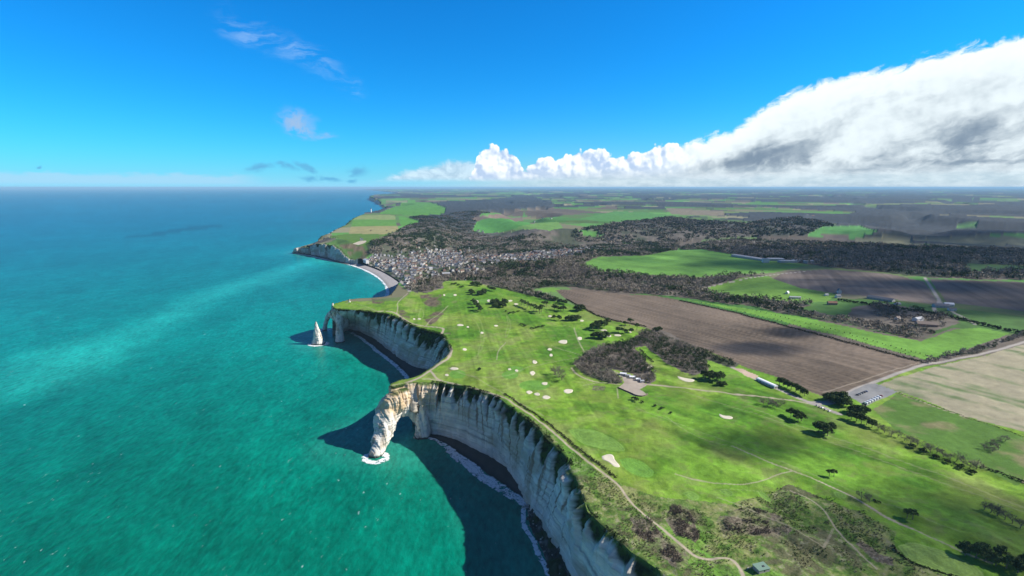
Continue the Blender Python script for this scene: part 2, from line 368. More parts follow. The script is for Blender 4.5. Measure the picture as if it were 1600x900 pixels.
def attr(n, name):
    a = n.node('ShaderNodeAttribute', attribute_name=name); return a
def mat_attr(name, rough=0.95, fine=((0.35, 0.35),), spec=0.1, bump=0.0, bscale=1.0):
    """vertex-colour albedo broken up by world-space noise"""
    m, n, b = mat_new(name); g = n.node('ShaderNodeNewGeometry').outputs['Position']
    c = attr(n, 'col').outputs['Color']
    for sc, am in fine:
        f = n.noise(g, sc, 3, 0.6); f = n.m('ADD', n.m('MULTIPLY', n.m('SUBTRACT', f, 0.5), 2*am), 1.0)
        c = n.mix(1.0, c, n.xyz(f, f, f), 'MULTIPLY')
    n.val(b.inputs['Base Color'], c); b.inputs['Roughness'].default_value = rough; b.inputs['Specular IOR Level'].default_value = spec
    if bump:
        bp = n.node('ShaderNodeBump'); n.val(bp.inputs['Height'], n.noise(g, bscale, 4, 0.6)); bp.inputs['Strength'].default_value = 1.0
        bp.inputs['Distance'].default_value = bump; n.l.new(bp.outputs[0], b.inputs['Normal'])
    return m
def mat_plain(name, c, rough=0.8, var=0.25, sc=1.5, spec=0.3, metal=0.0, obj_rand=0.0):
    m, n, b = mat_new(name); g = n.node('ShaderNodeNewGeometry').outputs['Position']
    f = n.m('ADD', n.m('MULTIPLY', n.m('SUBTRACT', n.noise(g, sc, 3, 0.6), 0.5), 2*var), 1.0)
    if obj_rand:
        r = n.node('ShaderNodeObjectInfo').outputs['Random']; f = n.m('MULTIPLY', f, n.m('ADD', n.m('MULTIPLY', r, 2*obj_rand), 1-obj_rand))
    n.val(b.inputs['Base Color'], n.mix(1.0, c, n.xyz(f, f, f), 'MULTIPLY'))
    b.inputs['Roughness'].default_value = rough; b.inputs['Specular IOR Level'].default_value = spec; b.inputs['Metallic'].default_value = metal
    return m
M_land = mat_attr('turf', fine=((0.9, 0.28), (0.13, 0.34), (0.03, 0.14)), bump=0.5, bscale=0.6)
M_field = mat_attr('soil', fine=((0.5, 0.20), (0.06, 0.16)), bump=0.25, bscale=0.9)
M_track = mat_attr('track', fine=((0.6, 0.12),))
M_far = mat_attr('farmland', fine=((0.04, 0.12), (0.012, 0.14)))
M_cliff = mat_attr('chalk', fine=((0.25, 0.10), (1.1, 0.12)), bump=0.9, bscale=0.35)
# =================================================================== land cover
C = lambda *a: np.array(a, float)
GRASS = C(.092, .215, .018); GRASS2 = C(.175, .300, .032); DRY = C(.225, .225, .095); GREEN = C(.135, .265, .045); DARKG = C(.048, .130, .014)
SOIL = C(.160, .124, .092); SOILD = C(.088, .066, .054); TAN = C(.315, .285, .19); SAND = C(.58, .53, .41); TRACK = C(.38, .32, .24); WOODC = C(.100, .086, .068)
F_PLOUGH = [(868, 453), (905, 452), (965, 459), (1025, 462), (1062, 469), (1100, 477), (1150, 488), (1200, 501), (1300, 527), (1380, 550), (1440, 566), (1436, 570), (1400, 588), (1365, 597), (1330, 611), (1285, 619), (1240, 602), (1215, 590), (1160, 572), (1100, 547), (1040, 527), (1010, 512), (985, 507), (950, 500), (915, 484), (885, 468)]
F_STRIP = [(1062, 467), (1130, 477), (1200, 487), (1300, 505), (1380, 523), (1440, 533), (1490, 515), (1530, 512), (1578, 521), (1500, 550), (1447, 563), (1390, 547), (1300, 522), (1200, 497), (1100, 474)]
F_PALE = [(1470, 571), (1540, 556), (1600, 538), (1900, 470), (1900, 780), (1700, 715), (1600, 675), (1500, 648), (1430, 620), (1372, 601)]
F_LOW = [(1365, 640), (1402, 614), (1480, 642), (1560, 668), (1600, 683), (1640, 700), (1590, 760), (1480, 702), (1400, 672)]
F_PALE2 = [(1604, 686), (1700, 715), (1800, 800), (1700, 800), (1598, 755), (1562, 738), (1570, 715)]
CARPARK = [(1322, 616), (1352, 601), (1368, 599), (1402, 612), (1382, 622), (1352, 635)]
F_FARPL = [(1205, 436), (1230, 424), (1290, 421), (1390, 428), (1444, 440), (1468, 476), (1380, 466), (1300, 457), (1250, 450)]
F_FARPL2 = [(1452, 436), (1520, 438), (1640, 442), (1640, 492), (1480, 472)]
F_TOPG = [(905, 414), (940, 401), (1010, 399), (1060, 391), (1105, 392), (1180, 404), (1265, 414), (1210, 426), (1130, 430), (1080, 433), (1000, 428), (940, 424)]
F_MIDG = [(1083, 451), (1130, 443), (1200, 431), (1212, 437), (1250, 450), (1310, 460), (1290, 472), (1230, 470), (1180, 466), (1130, 461)]
F_FARM = [(1180, 478), (1250, 463), (1380, 470), (1480, 480), (1640, 500), (1640, 520), (1580, 522), (1490, 512), (1440, 530), (1380, 520), (1300, 502), (1200, 486)]
F_SMALLG = [(840, 451), (868, 450), (885, 455), (850, 457)]
QUARRY = [(957, 578), (968, 584), (985, 588), (1005, 597), (1012, 601), (1000, 608), (1011, 616), (1005, 619), (992, 619), (966, 605), (975, 598), (972, 590)]
SANDY = [(1146, 576), (1160, 576), (1186, 588), (1178, 592), (1165, 587)]
GREENS = [((715, 585), 13, 7), ((797, 586), 13, 6), ((835, 602), 24, 8), ((704, 461), 8, 3), ((756, 470), 9, 3), ((806, 577), 12, 5)]
BIGGREENS = [([(888, 672), (915, 668), (950, 680), (978, 700), (975, 706), (940, 702), (905, 692)], 1), ([(968, 718), (985, 714), (1008, 723), (1024, 737), (1018, 746), (1000, 745), (975, 733)], 2),
             ([(1402, 853), (1425, 846), (1460, 856), (1505, 873), (1545, 900), (1520, 915), (1470, 898), (1420, 875)], 3),
             ([(1066, 770), (1080, 766), (1096, 777), (1084, 784)], 1), ([(1122, 766), (1134, 763), (1150, 772), (1138, 776)], 1), ([(1182, 768), (1194, 768), (1208, 784), (1196, 783)], 1), ([(1302, 768), (1320, 770), (1325, 780), (1305, 778)], 1), ([(1085, 856), (1105, 870), (1120, 872), (1100, 862)], 0)]
ROUGH = [(700, 600), (752, 612), (790, 625), (840, 660), (880, 690), (905, 712), (935, 738), (975, 758), (1030, 776), (1085, 782), (1140, 788), (1210, 770), (1232, 756), (1290, 780), (1345, 800), (1400, 832), (1398, 855), (1440, 885), (1500, 905), (1900, 1300), (900, 1300), (800, 700), (690, 598)]
PURPLE = [[(1045, 797), (1056, 789), (1070, 798), (1082, 806), (1088, 822), (1096, 838), (1086, 851), (1070, 840), (1058, 838), (1050, 822), (1041, 812)], [(983, 808), (1000, 802), (1016, 812), (1040, 840), (1075, 862), (1080, 880), (1060, 890), (1030, 868), (1000, 840), (985, 825)],
          [(1135, 800), (1170, 790), (1215, 805), (1240, 824), (1235, 836), (1180, 838), (1130, 835), (1120, 818)], [(1335, 850), (1350, 846), (1390, 872), (1400, 885), (1370, 880)], [(685, 553-32), (705, 545-26), (700, 522), (688, 525)],
          [(925, 603), (945, 603), (945, 610), (925, 610)]]
SLOPES = [[(655, 460), (690, 460), (690, 480), (672, 480), (660, 472)], [(661, 497), (680, 487), (690, 480), (700, 482), (682, 502), (672, 508)], [(622, 480), (640, 490), (640, 498), (625, 494)], [(580, 466), (602, 468), (600, 476), (582, 474)], [(530, 384), (548, 381), (566, 384), (578, 396), (564, 411), (552, 405), (542, 392)]]
PATHS = [([(600, 604), (615, 602), (640, 597), (656, 590), (672, 579), (688, 568), (702, 560), (706, 547), (703, 540), (696, 533), (686, 526), (691, 520), (694, 513), (682, 511), (665, 510), (652, 508), (640, 504), (630, 498), (620, 490), (612, 487), (600, 486), (590, 487)], 4.2, 1.0),
         ([(660, 592), (672, 592), (690, 595), (727, 603), (752, 609), (790, 621), (838, 654), (870, 680), (905, 710), (935, 734), (960, 752), (972, 765), (980, 778), (1010, 808), (1035, 826), (1060, 848), (1080, 865), (1095, 873), (1115, 874), (1135, 871), (1148, 877), (1158, 890), (1165, 915)], 2.3, .95),
         ([(672, 579), (676, 583), (680, 590), (690, 595)], 3.0, .95), ([(620, 490), (622, 480), (620, 474), (628, 466), (637, 458)], 2.2, .7),
         ([(590, 487), (570, 478), (548, 473), (530, 474)], 1.8, .55), ([(665, 510), (672, 500), (690, 488), (700, 478)], 2.5, .5),
         ([(1005, 600), (1050, 604), (1105, 611), (1167, 618), (1242, 626), (1262, 630)], 3.2, .95), ([(893, 575), (900, 584), (912, 591), (930, 597), (955, 599), (968, 601)], 2.6, .8),
         ([(1144, 697), (1175, 710), (1237, 735), (1280, 752), (1325, 772), (1362, 795), (1400, 817), (1435, 830), (1500, 862), (1550, 880)], 1.7, .75), ([(1280, 752), (1325, 772), (1362, 795), (1425, 826)], 2.0, .95),
         ([(1055, 740), (1100, 753), (1150, 758), (1185, 754), (1212, 742), (1237, 736)], 1.4, .65), ([(1120, 777), (1175, 797), (1237, 822), (1262, 840), (1287, 855)], 1.1, .45), ([(1302, 826), (1295, 840), (1287, 855)], 1.8, .35),
         ([(1235, 767), (1275, 785), (1290, 800), (1300, 817), (1325, 848), (1370, 889)], 1.3, .8), ([(1150, 808), (1185, 822), (1215, 836)], 1.0, .4), ([(1125, 765), (1230, 768)], .8, .2),
         ([(897, 512), (902, 530), (915, 555)], 2.6, .45), ([(790, 535), (778, 548), (776, 562)], 2.0, .5), ([(862, 540), (890, 550), (918, 557)], 2.0, .35), ([(895, 511), (880, 508), (850, 506)], 1.8, .3),
         ([(737, 587), (770, 605), (800, 622), (850, 650)], 1.6, .35), ([(912, 602), (935, 598)], 1.5, .45), ([(964, 606), (966, 622)], 1.6, .5), ([(700, 575), (735, 590), (790, 590), (830, 570), (900, 560), (950, 545)], 2.2, .25),
         ([(1040, 650), (1080, 680), (1144, 697)], 1.2, .25), ([(1060, 610), (1300, 690), (1600, 800)], 1.8, .22), ([(1180, 640), (1400, 715), (1620, 800)], 2.0, .25), ([(1000, 640), (1200, 712), (1500, 830)], 1.6, .18),
         ([(1285, 613), (1330, 600), (1380, 583), (1415, 573), (1437, 567)], 1.6, .6), ([(1402, 612), (1430, 624), (1480, 643), (1520, 655)], 1.8, .75), ([(1470, 571), (1530, 567), (1600, 550)], 2.0, .35)]
ROADS = [([(1700, 505), (1600, 534), (1570, 544), (1540, 552), (1480, 564), (1440, 570), (1410, 581), (1375, 594), (1340, 606), (1325, 614), (1312, 622)], 3.2), ([(1144, 574), (1180, 592), (1220, 610), (1250, 623), (1280, 634), (1312, 647)], 3.6),
         ([(1312, 622), (1296, 630), (1270, 630)], 6.5), ([(1445, 434), (1453, 446), (1461, 459), (1470, 472), (1458, 480), (1462, 487)], 4.0), ([(1470, 472), (1490, 489), (1505, 495), (1524, 507)], 3.0),
         ([(1085, 452), (1120, 444), (1160, 438), (1210, 429), (1260, 424)], 3.0), ([(562, 411), (580, 413), (602, 424), (622, 436), (634, 447), (640, 455)], 5.0)]
W_BAND = [(700, 430), (730, 424), (770, 420), (810, 412), (860, 407), (905, 402), (925, 400), (905, 413), (960, 425), (1010, 431), (1090, 435), (1170, 429), (1200, 430), (1130, 443), (1086, 452), (1120, 462), (1190, 468), (1270, 476), (1240, 483), (1130, 474), (1060, 464), (1000, 459), (960, 457), (905, 449), (860, 448), (820, 455), (780, 445), (740, 436)]
W_VALLEY = [(1062, 388), (1110, 378), (1160, 374), (1300, 380), (1450, 387), (1640, 393), (1640, 438), (1530, 437), (1452, 434), (1390, 426), (1300, 418), (1262, 412), (1180, 402), (1105, 391)]
W_TOWN = [(575, 384), (600, 372), (640, 352), (640, 340), (690, 338), (750, 330), (775, 335), (770, 350), (735, 360), (752, 368), (830, 366), (905, 385), (960, 383), (1060, 378), (1062, 388), (985, 392), (930, 400), (870, 391), (810, 397), (760, 405), (720, 395), (680, 397), (640, 400), (610, 396), (590, 400), (575, 396)]
W_FAR1 = [(880, 372), (950, 352), (1040, 338), (1080, 345), (1160, 350), (1250, 340), (1300, 352), (1300, 372), (1240, 368), (1160, 372), (1060, 378), (960, 382)]
W_FAR2 = [(1280, 372), (1340, 345), (1460, 350), (1640, 352), (1640, 372), (1500, 378), (1400, 372)]
W_MIX = [(636, 452), (650, 436), (676, 426), (706, 417), (738, 409), (775, 408), (812, 411), (890, 399), (950, 391), (1062, 385), (1040, 398), (935, 401), (905, 414), (860, 420), (800, 432), (740, 440), (700, 432), (668, 446), (652, 458)]
TOWN = [(560, 408), (585, 399), (610, 394), (642, 392), (690, 390), (724, 392), (770, 400), (850, 392), (942, 386), (958, 391), (900, 403), (822, 413), (770, 418), (735, 427), (706, 430), (684, 432), (662, 436), (645, 448), (634, 450), (606, 427), (580, 416)]
W_CLIMB = [(660, 335), (690, 315), (760, 312), (830, 306), (870, 320), (800, 328), (745, 330), (760, 340), (700, 345)]
W_GOLF = [(896, 568), (912, 553), (942, 541), (968, 535), (985, 533), (992, 545), (1006, 560), (1018, 578), (1026, 594), (1016, 600), (1004, 597), (988, 584), (956, 577), (966, 588), (973, 598), (955, 600), (925, 590), (908, 582)]
W_HEDGE = [(978, 536), (1006, 517), (1035, 516), (1055, 525), (1080, 537), (1106, 550), (1130, 560), (1156, 568), (1146, 576), (1122, 568), (1085, 556), (1070, 548), (1105, 563), (1107, 580), (1085, 587), (1064, 580), (1040, 567), (1024, 553), (1008, 541), (990, 543)]
W_SLOPE = [(690, 431), (706, 428), (745, 434), (790, 445), (830, 455), (870, 466), (868, 472), (830, 462), (790, 452), (750, 443), (716, 434), (700, 438), (690, 450), (668, 458), (655, 456), (665, 445)]
W_FARM = [(1182, 480), (1200, 474), (1250, 484), (1330, 498), (1330, 482), (1380, 474), (1412, 480), (1470, 490), (1504, 500), (1470, 516), (1444, 530), (1380, 519), (1300, 502), (1230, 491)]
W_FARM2 = [(1205, 455), (1232, 450), (1245, 470), (1212, 470)]
W_ROADH = [(1446, 562), (1500, 550), (1560, 534), (1640, 505), (1640, 512), (1560, 541), (1500, 556), (1450, 567)]
W_ISLE = [(573, 361), (580, 357), (600, 357), (606, 361), (600, 364), (575, 364)]
AM = [([(552, 343), (560, 336), (617, 336), (618, 343)], C(.20, .25, .09)), ([(548, 354), (552, 343), (618, 343), (620, 353)], C(.10, .23, .04)), ([(545, 365), (548, 354), (621, 353), (624, 361), (600, 366)], C(.27, .25, .11)),
      ([(622, 336), (655, 345), (656, 349), (632, 354), (626, 352)], C(.09, .24, .04)), ([(592, 334), (640, 312), (670, 316), (697, 325), (695, 334), (650, 337)], C(.085, .22, .035)),
      ([(512, 372), (545, 365), (600, 366), (632, 360), (600, 372), (572, 384), (552, 380)], C(.09, .17, .03)), ([(738, 362), (745, 346), (810, 345), (830, 350), (812, 356), (765, 365)], C(.085, .25, .05)), ([(735, 344), (745, 339), (815, 339), (818, 345), (745, 346)], C(.17, .13, .10)),
      ([(750, 338), (752, 334), (820, 333), (830, 338), (815, 339)], C(.10, .26, .06)), ([(800, 360), (830, 350), (870, 345), (880, 356), (860, 362)], C(.13, .25, .06)), ([(892, 358), (930, 362), (945, 370), (915, 372)], C(.09, .23, .05)),
      ([(905, 342), (960, 330), (1010, 332), (1060, 338), (1000, 346), (940, 348)], C(.08, .21, .05)), ([(1040, 325), (1130, 330), (1135, 338), (1050, 335)], C(.19, .16, .11)),
      ([(1285, 355), (1345, 354), (1372, 364), (1330, 374), (1262, 370), (1264, 365)], C(.085, .24, .06)), ([(1282, 366), (1310, 364), (1330, 370), (1322, 376), (1290, 373)], C(.14, .115, .095)), ([(1395, 386), (1445, 383), (1455, 386), (1430, 389)], C(.16, .30, .05)), ([(1540, 368), (1640, 368), (1640, 376), (1560, 376)], C(.09, .23, .06)), ([(1490, 352), (1530, 350), (1530, 354), (1495, 356)], C(.10, .23, .07)),
      ([(1505, 412), (1600, 415), (1600, 423), (1510, 424)], C(.07, .14, .04)), ([(1600, 386), (1420, 378), (1430, 374), (1640, 378)], C(.16, .16, .10))]
def U(p): return up2(p)
print('unprojecting')
_cache = {}
def UU(nm):
    if nm not in _cache: _cache[nm] = U(globals()[nm])
    return _cache[nm]
WOODS = ['W_MIX', 'W_BAND', 'W_VALLEY', 'W_TOWN', 'W_FAR1', 'W_FAR2', 'W_CLIMB', 'W_GOLF', 'W_HEDGE', 'W_SLOPE', 'W_FARM', 'W_FARM2', 'W_ROADH', 'W_ISLE']
AMW = [(U(p), c) for p, c in AM]
def patchwork(x, y):
    a = R(24); u = x*math.cos(a)+y*math.sin(a); v = -x*math.sin(a)+y*math.cos(a)
    u = u + 90*(vn(x/900, y/900, 41)-.5); v = v + 120*(vn(x/1100, y/1100, 42)-.5)
    su = np.floor(u/420 + 0.35*np.sin(v/1700)); wv_ = 260+500*hsh(su.astype(np.int64), su.astype(np.int64)*0, 5)
    sv = np.floor(v/wv_ + hsh(su.astype(np.int64), su.astype(np.int64)*0+3, 6)*7)
    h = hsh(su.astype(np.int64), sv.astype(np.int64), 8); h2 = hsh(su.astype(np.int64), sv.astype(np.int64), 18)
    pal = np.array([(.075, .19, .045), (.095, .24, .05), (.11, .19, .06), (.12, .10, .08), (.20, .19, .11), (.11, .15, .055), (.085, .17, .045)])
    c = pal[np.minimum((h*7).astype(int), 6)]*(0.8+0.4*h2)[:, None]
    edge = np.abs(u/420+0.35*np.sin(v/1700) - su - 0.0)
    wd = fbm(x/1500+5, y/1500, 4, 51) + 0.15*ss(x, 300, 4500) + 0.09*(hsh(su.astype(np.int64), sv.astype(np.int64), 28)-.5)
    return c, wd > 0.54 - 0.03*ss(np.hypot(x, y), 5e3, 2e4)
def cover(x, y):
    """albedo and surface kind of the land at world x,y"""
    N = len(x); r = np.hypot(x, y); kind = np.zeros(N, int)
    wx = x + 3*(fbm(x/14, y/14, 2, 61)-.5); wy = y + 3*(fbm(x/14, y/14, 2, 62)-.5)
    # turf
    n1 = fbm(x/120, y/120, 4, 71); n2_ = fbm(x/28, y/28, 4, 72); n3_ = fbm(x/7, y/7, 3, 73)
    c = GRASS + (GRASS2-GRASS)*ss(n1, .38, .62)[:, None]
    c = c + (DRY-c)*(0.45*ss(n2_*0.6+n1*0.4, .50, .70))[:, None]
    c = c + (DARKG-c)*(0.5*ss(n2_, .50, .32))[:, None]
    def streak(a, fw, fl, s): 
        u = x*a[0]+y*a[1]; v = -x*a[1]+y*a[0]; return fbm(v/fw, u/fl, 3, s)
    dA = U([(1100, 650), (1600, 825)]); dA = (dA[1]-dA[0])/np.hypot(*(dA[1]-dA[0])); dB = U([(730, 580), (715, 490)]); dB = (dB[1]-dB[0])/np.hypot(*(dB[1]-dB[0]))
    kA = ss(x, 90, 200)
    stA = streak(dA, 9, 260, 81); stB = streak(dB, 5, 120, 82); st = stA*kA + stB*(1-kA)
    near = ss(r, 1500, 1000)
    c = c*(1+near*0.75*(st-.5))[:, None]
    stC = streak(dA, 30, 600, 83); c = c + (C(.16, .32, .032)-c)*(kA*near*0.75*ss(stC, .48, .62))[:, None]
    c = c*(0.80+0.40*n3_)[:, None]
    vA = -x*dA[1]+y*dA[0]; c = c*(1+near*kA*.11*np.tanh(3*np.sin(vA/8.5+2*fbm(x/90, y/90, 2, 76)))*ss(fbm(x/110+4, y/110, 2, 77), .38, .5))[:, None]
    for P_ in FWAY:
        m_ = pip(x, y, P_); dd_, _ = pld(x[m_], y[m_], np.vstack([P_, P_[:1]]), 200); sp_ = ss(np.sin(dd_*.95+3*n2_[m_]), .1, .9)*ss(dd_, .5, 3); c[m_] = c[m_]*1.04+(C(.27, .32, .13)-c[m_])*(.42*sp_)[:, None]
    mo = fbm(x/16+9, y/11, 4, 74, .62); c = c + (C(.15, .165, .06)-c)*(0.42*near*ss(mo, .57, .70))[:, None]; c = c*(1-.22*near*ss(mo, .46, .32))[:, None]
    yl = fbm(x/60-3, y/60, 3, 75); c = c + (C(.19, .235, .045)-c)*(0.35*near*ss(yl, .52, .68))[:, None]
    # far patchwork beyond the links
    far = (r > 1750) | pip(x, y, U([(626, 470), (690, 431), (760, 440), (865, 468), (990, 505), (1150, 560), (1285, 618), (1300, 600), (1900, 500), (1900, 293), (400, 293), (400, 470)]))
    pc, pw = patchwork(x, y)
    f = far; c[f] = pc[f]; kind[f] = 2
    wood = far & pw & (r > 3000)
    def put(nm, colr, k):
        P_ = UU(nm) if isinstance(nm, str) else nm
        m_ = pip(wx, wy, P_); c[m_] = colr(m_) if callable(colr) else colr; kind[m_] = k; wood[m_] = False; return m_
    for P_, colr in AMW: put(P_, lambda m_: colr*(0.8+0.4*n2_[m_])[:, None], 2)
    def fieldcol(base, amp, dirn=None, fw=6, fl=200, seed=90):
        def g(m_):
            s_ = streak(dirn, fw, fl, seed)[m_] if dirn is not None else n2_[m_]
            return base*(1-amp/2+amp*s_ + 0.9*(n1[m_]-.5))[:, None]
        return g
    dP = U([(900, 470), (1360, 590)]); dP = (dP[1]-dP[0])/np.hypot(*(dP[1]-dP[0])); dQ = U([(1300, 430), (1330, 460)]); dQ = (dQ[1]-dQ[0])/np.hypot(*(dQ[1]-dQ[0]))
    put('F_FARM', fieldcol(C(.07, .15, .035), .7), 2)
    put('F_SMALLG', GREEN, 2)
    put('F_PLOUGH', fieldcol(SOIL*.93, .85, dP, 2.6, 260, 91), 3)
    put('F_STRIP', fieldcol(C(.125, .265, .04), .5), 4)
    put('F_PALE', lambda m_: (C(.12, .17, .07) + (TAN-C(.12, .17, .07))*ss(streak(dP, 20, 300, 92)[m_]*.6+n2_[m_]*.4+0.10*ss(x[m_], 450, 700), .38, .60)[:, None])*(0.85+.3*n3_[m_])[:, None], 5)
    put('F_PALE2', lambda m_: TAN*(0.7+.6*n2_[m_])[:, None], 5)
    put('F_LOW', lambda m_: (C(.085, .17, .03)+(C(.2, .19, .09)-C(.085, .17, .03))*ss(n2_[m_], .45, .7)[:, None]), 4)
    put('F_FARPL', fieldcol(C(.15, .12, .10), .9, dQ, 10, 300, 93), 3); put('F_FARPL2', fieldcol(C(.13, .105, .09), .9, dQ, 10, 300, 94), 3)
    put('F_TOPG', fieldcol(C(.125, .27, .05), .5, dP, 25, 300, 95), 4); put('F_MIDG', fieldcol(C(.125, .24, .04), .5), 4)
    # rough heath by the cliff path
    m_ = pip(wx, wy, UU('ROUGH')); i = np.nonzero(m_)[0]
    a1 = fbm(x[i]/36, y[i]/36, 4, 101); a2 = fbm(x[i]/6, y[i]/6, 4, 102, .65); a3 = fbm(x[i]/1.7, y[i]/1.7, 3, 103, .6)
    rc = C(.085, .165, .026) + (C(.205, .225, .080)-C(.085, .165, .026))*ss(a1*.45+a2*.55, .42, .62)[:, None]
    rc = rc + (C(.125, .100, .066)-rc)*(0.75*ss(a1*.6+a2*.4, .46, .35))[:, None]; gz = fbm(x[i]/70+5, y[i]/70, 3, 108); rc = rc + (C(.11, .24, .03)*(.7+.6*a3)[:, None]-rc)*(.75*ss(gz, .50, .60))[:, None]
    rc = rc + (C(.29, .27, .18)-rc)*(0.55*ss(a2*.5+a3*.5, .56, .70))[:, None]
    rc = rc + (C(.026, .048, .012)-rc)*(0.5*ss(a3*.6+a2*.4, .46, .34))[:, None]
    dp, _ = pld(x[i], y[i], UU_P2[:, :2], 60); rc = rc + (C(.085, .21, .02)*(0.8+.4*a3)[:, None]-rc)*(0.7*ss(dp, 9, 2.5)*ss(y[i], 440, 520))[:, None]
    c[i] = rc; kind[i] = 6
    for P_ in PURPLEW:
        dpl = pip(x+7*(fbm(x/9, y/9, 3, 105)-.5), y+7*(fbm(x/9, y/9, 3, 106)-.5), P_); b_ = fbm(x[dpl]/1.6, y[dpl]/1.6, 3, 104, .7)
        kk_ = .45+.5*ss(fbm(x[dpl]/10, y[dpl]/10, 3, 107), .4, .6); q_ = C(.10, .080, .060)+(C(.21, .18, .13)-C(.10, .080, .060))*ss(b_, .42, .70)[:, None]; c[dpl] = c[dpl]*(1-kk_)[:, None]+q_*kk_[:, None]; kind[dpl] = 6
    for P_ in SLOPEW:
        m_ = pip(wx, wy, P_); q_ = ss(n2_[m_], .36, .60)[:, None]; c[m_] = c[m_]*(1-q_)*.8+C(.125, .10, .065)*(0.5+n3_[m_])[:, None]*q_; kind[m_] = 6
    # woods
    for nm in WOODS:
        m_ = pip(x+26*(fbm(x/45, y/45, 3, 63)-.5)*ss(r, 700, 1500), y+26*(fbm(x/45, y/45, 3, 64)-.5)*ss(r, 700, 1500), UU(nm)) if nm not in ('W_GOLF', 'W_HEDGE') else pip(wx, wy, UU(nm))
        wood |= m_
    for nm in ('F_TOPG', 'F_MIDG'): wood &= ~pip(wx, wy, UU(nm))
    for P_, _c in AMW: wood &= ~pip(wx, wy, P_)
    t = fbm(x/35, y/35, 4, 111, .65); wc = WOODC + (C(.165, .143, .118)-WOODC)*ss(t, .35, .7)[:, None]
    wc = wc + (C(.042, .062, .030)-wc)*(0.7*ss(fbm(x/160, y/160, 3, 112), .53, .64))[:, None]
    fw_ = ss(r, 2800, 5000)[:, None]; wc = wc*(1-fw_)+C(.046, .052, .058)*(.8+.4*t[:, None])*fw_; c[wood] = wc[wood]; kind[wood] = 7  # far woods painted darker and bluer, standing in for cloud shade and haze
    m_ = pip(wx, wy, UU('TOWN')); t_ = fbm(x/22, y/22, 3, 115); tcol = C(.12, .115, .105)+(C(.045, .062, .03)-C(.12, .115, .105))*ss(t_, .45, .6)[:, None]; c[m_] = tcol[m_]; kind[m_] = 11; wood[m_] = False
    # greens, tees
    for P_, nn in BIGW:
        q = P_ if nn == 0 else smooth(np.vstack([P_, P_[:1]]), 2)
        m_ = pip(x, y, q); rim, _ = pld(x, y, np.vstack([q, q[:1]]), 6)
        ro = (rim < 3.0) & ~m_; c[ro] = c[ro]*.72 + C(.05, .15, .01)*.28
        c[m_] = (C(.20, .31, .07) if nn == 3 else C(.15, .27, .05) if nn == 1 else C(.125, .265, .04))*(0.85+.3*n3_[m_])[:, None]*(1+0.12*np.sin(rim[m_]*2.2))[:, None]; kind[m_] = 1
    for P_ in GRW:
        m_ = pip(x, y, P_); c[m_] = C(.12, .26, .04)*(0.9+.2*n3_[m_])[:, None]; kind[m_] = 1
    # tracks
    for (L, wd_, al) in PATHW:
        d, s_ = pld(x, y, L, wd_*3+3); wdl = wd_*(0.8+.5*fbm(s_/12, s_*0, 2, 121)); a_ = al*ss(d, wdl*1.25, wdl*0.55)
        if al > .6: a_ = a_*(1-0.25*ss(d, .3*wd_, 0)*(wd_ > 2))
        k_ = a_ > .03; c[k_] = c[k_]*(1-a_[k_])[:, None] + (TRACK*(0.85+.35*n3_[k_])[:, None])*a_[k_][:, None]; kind[a_ > .42] = 8
    for (L, wd_) in ROADW:
        d, s_ = pld(x, y, L, wd_*3+3); a_ = ss(d, wd_*1.2, wd_*.7); k_ = a_ > .03
        c[k_] = c[k_]*(1-a_[k_])[:, None] + (C(.33, .30, .265)*(0.85+.35*n3_[k_])[:, None])*a_[k_][:, None]; kind[a_ > .5] = 9
    for P_, cc, kk in ((UU('QUARRY'), C(.34, .29, .235), 8), (UU('SANDY'), C(.48, .36, .27), 8), (UU('CARPARK'), C(.23, .23, .225), 10)):
        m_ = pip(wx, wy, P_) if kk != 10 else pip(x, y, P_); c[m_] = cc*(0.8+.4*n3_[m_])[:, None]; kind[m_] = kk
    return c, kind, wood
UU_P2 = U(PATHS[1][0])
FWAY = [smooth(U(p), 2) for p in ([(728, 491), (745, 490), (756, 500), (762, 520), (761, 540), (752, 556), (738, 566), (742, 550), (748, 530), (742, 508), (728, 491)], [(785, 487), (798, 492), (804, 508), (800, 524), (786, 535), (784, 520), (790, 505), (785, 487)], [(655, 478), (665, 482), (668, 495), (660, 500), (648, 500), (650, 490), (655, 478)])]
PURPLEW = [U(p) for p in PURPLE]; SLOPEW = [U(p) for p in SLOPES]; BIGW = [(U(p), k) for p, k in BIGGREENS]
GRW = [U([(c_[0]+rx*math.cos(a), c_[1]+ry*math.sin(a)) for a in np.linspace(0, 6.28, 20)[:-1]]) for c_, rx, ry in GREENS]
PATHW = [(smooth(U(p), 2), wd_/2*1.15, al) for p, wd_, al in PATHS]; ROADW = [(smooth(U(p), 2), wd_) for p, wd_ in ROADS]
# ------------------------------------------------------------------ land sheet (finer where the land is near)
print('land')
NC, TH = 1700, np.radians(np.linspace(-45, 53, 1700))
py_ = np.concatenate([np.linspace(1100, 304, 800), 292.6+np.geomspace(11.0, 0.55, 60)])
RR = []
for q in py_:
    r_ = ray(800, q); RR.append(280.0/-r_[2]*r_[1])
RR = np.array(RR); NR = len(RR)
gx = RR[:, None]*np.sin(TH)[None]; gy = RR[:, None]*np.cos(TH)[None]
inside = pip(gx.ravel(), gy.ravel(), LAND).reshape(gx.shape)
pad = inside.copy(); pad[1:] |= inside[:-1]; pad[:-1] |= inside[1:]; pad[:, 1:] |= inside[:, :-1]; pad[:, :-1] |= inside[:, 1:]
pad2 = pad.copy(); pad2[1:, 1:] |= pad[:-1, :-1]
idx = -np.ones(gx.shape, int); sel = pad2; idx[sel] = np.arange(sel.sum())
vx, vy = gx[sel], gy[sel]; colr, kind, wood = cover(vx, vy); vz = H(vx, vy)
rr = np.hypot(vx, vy)
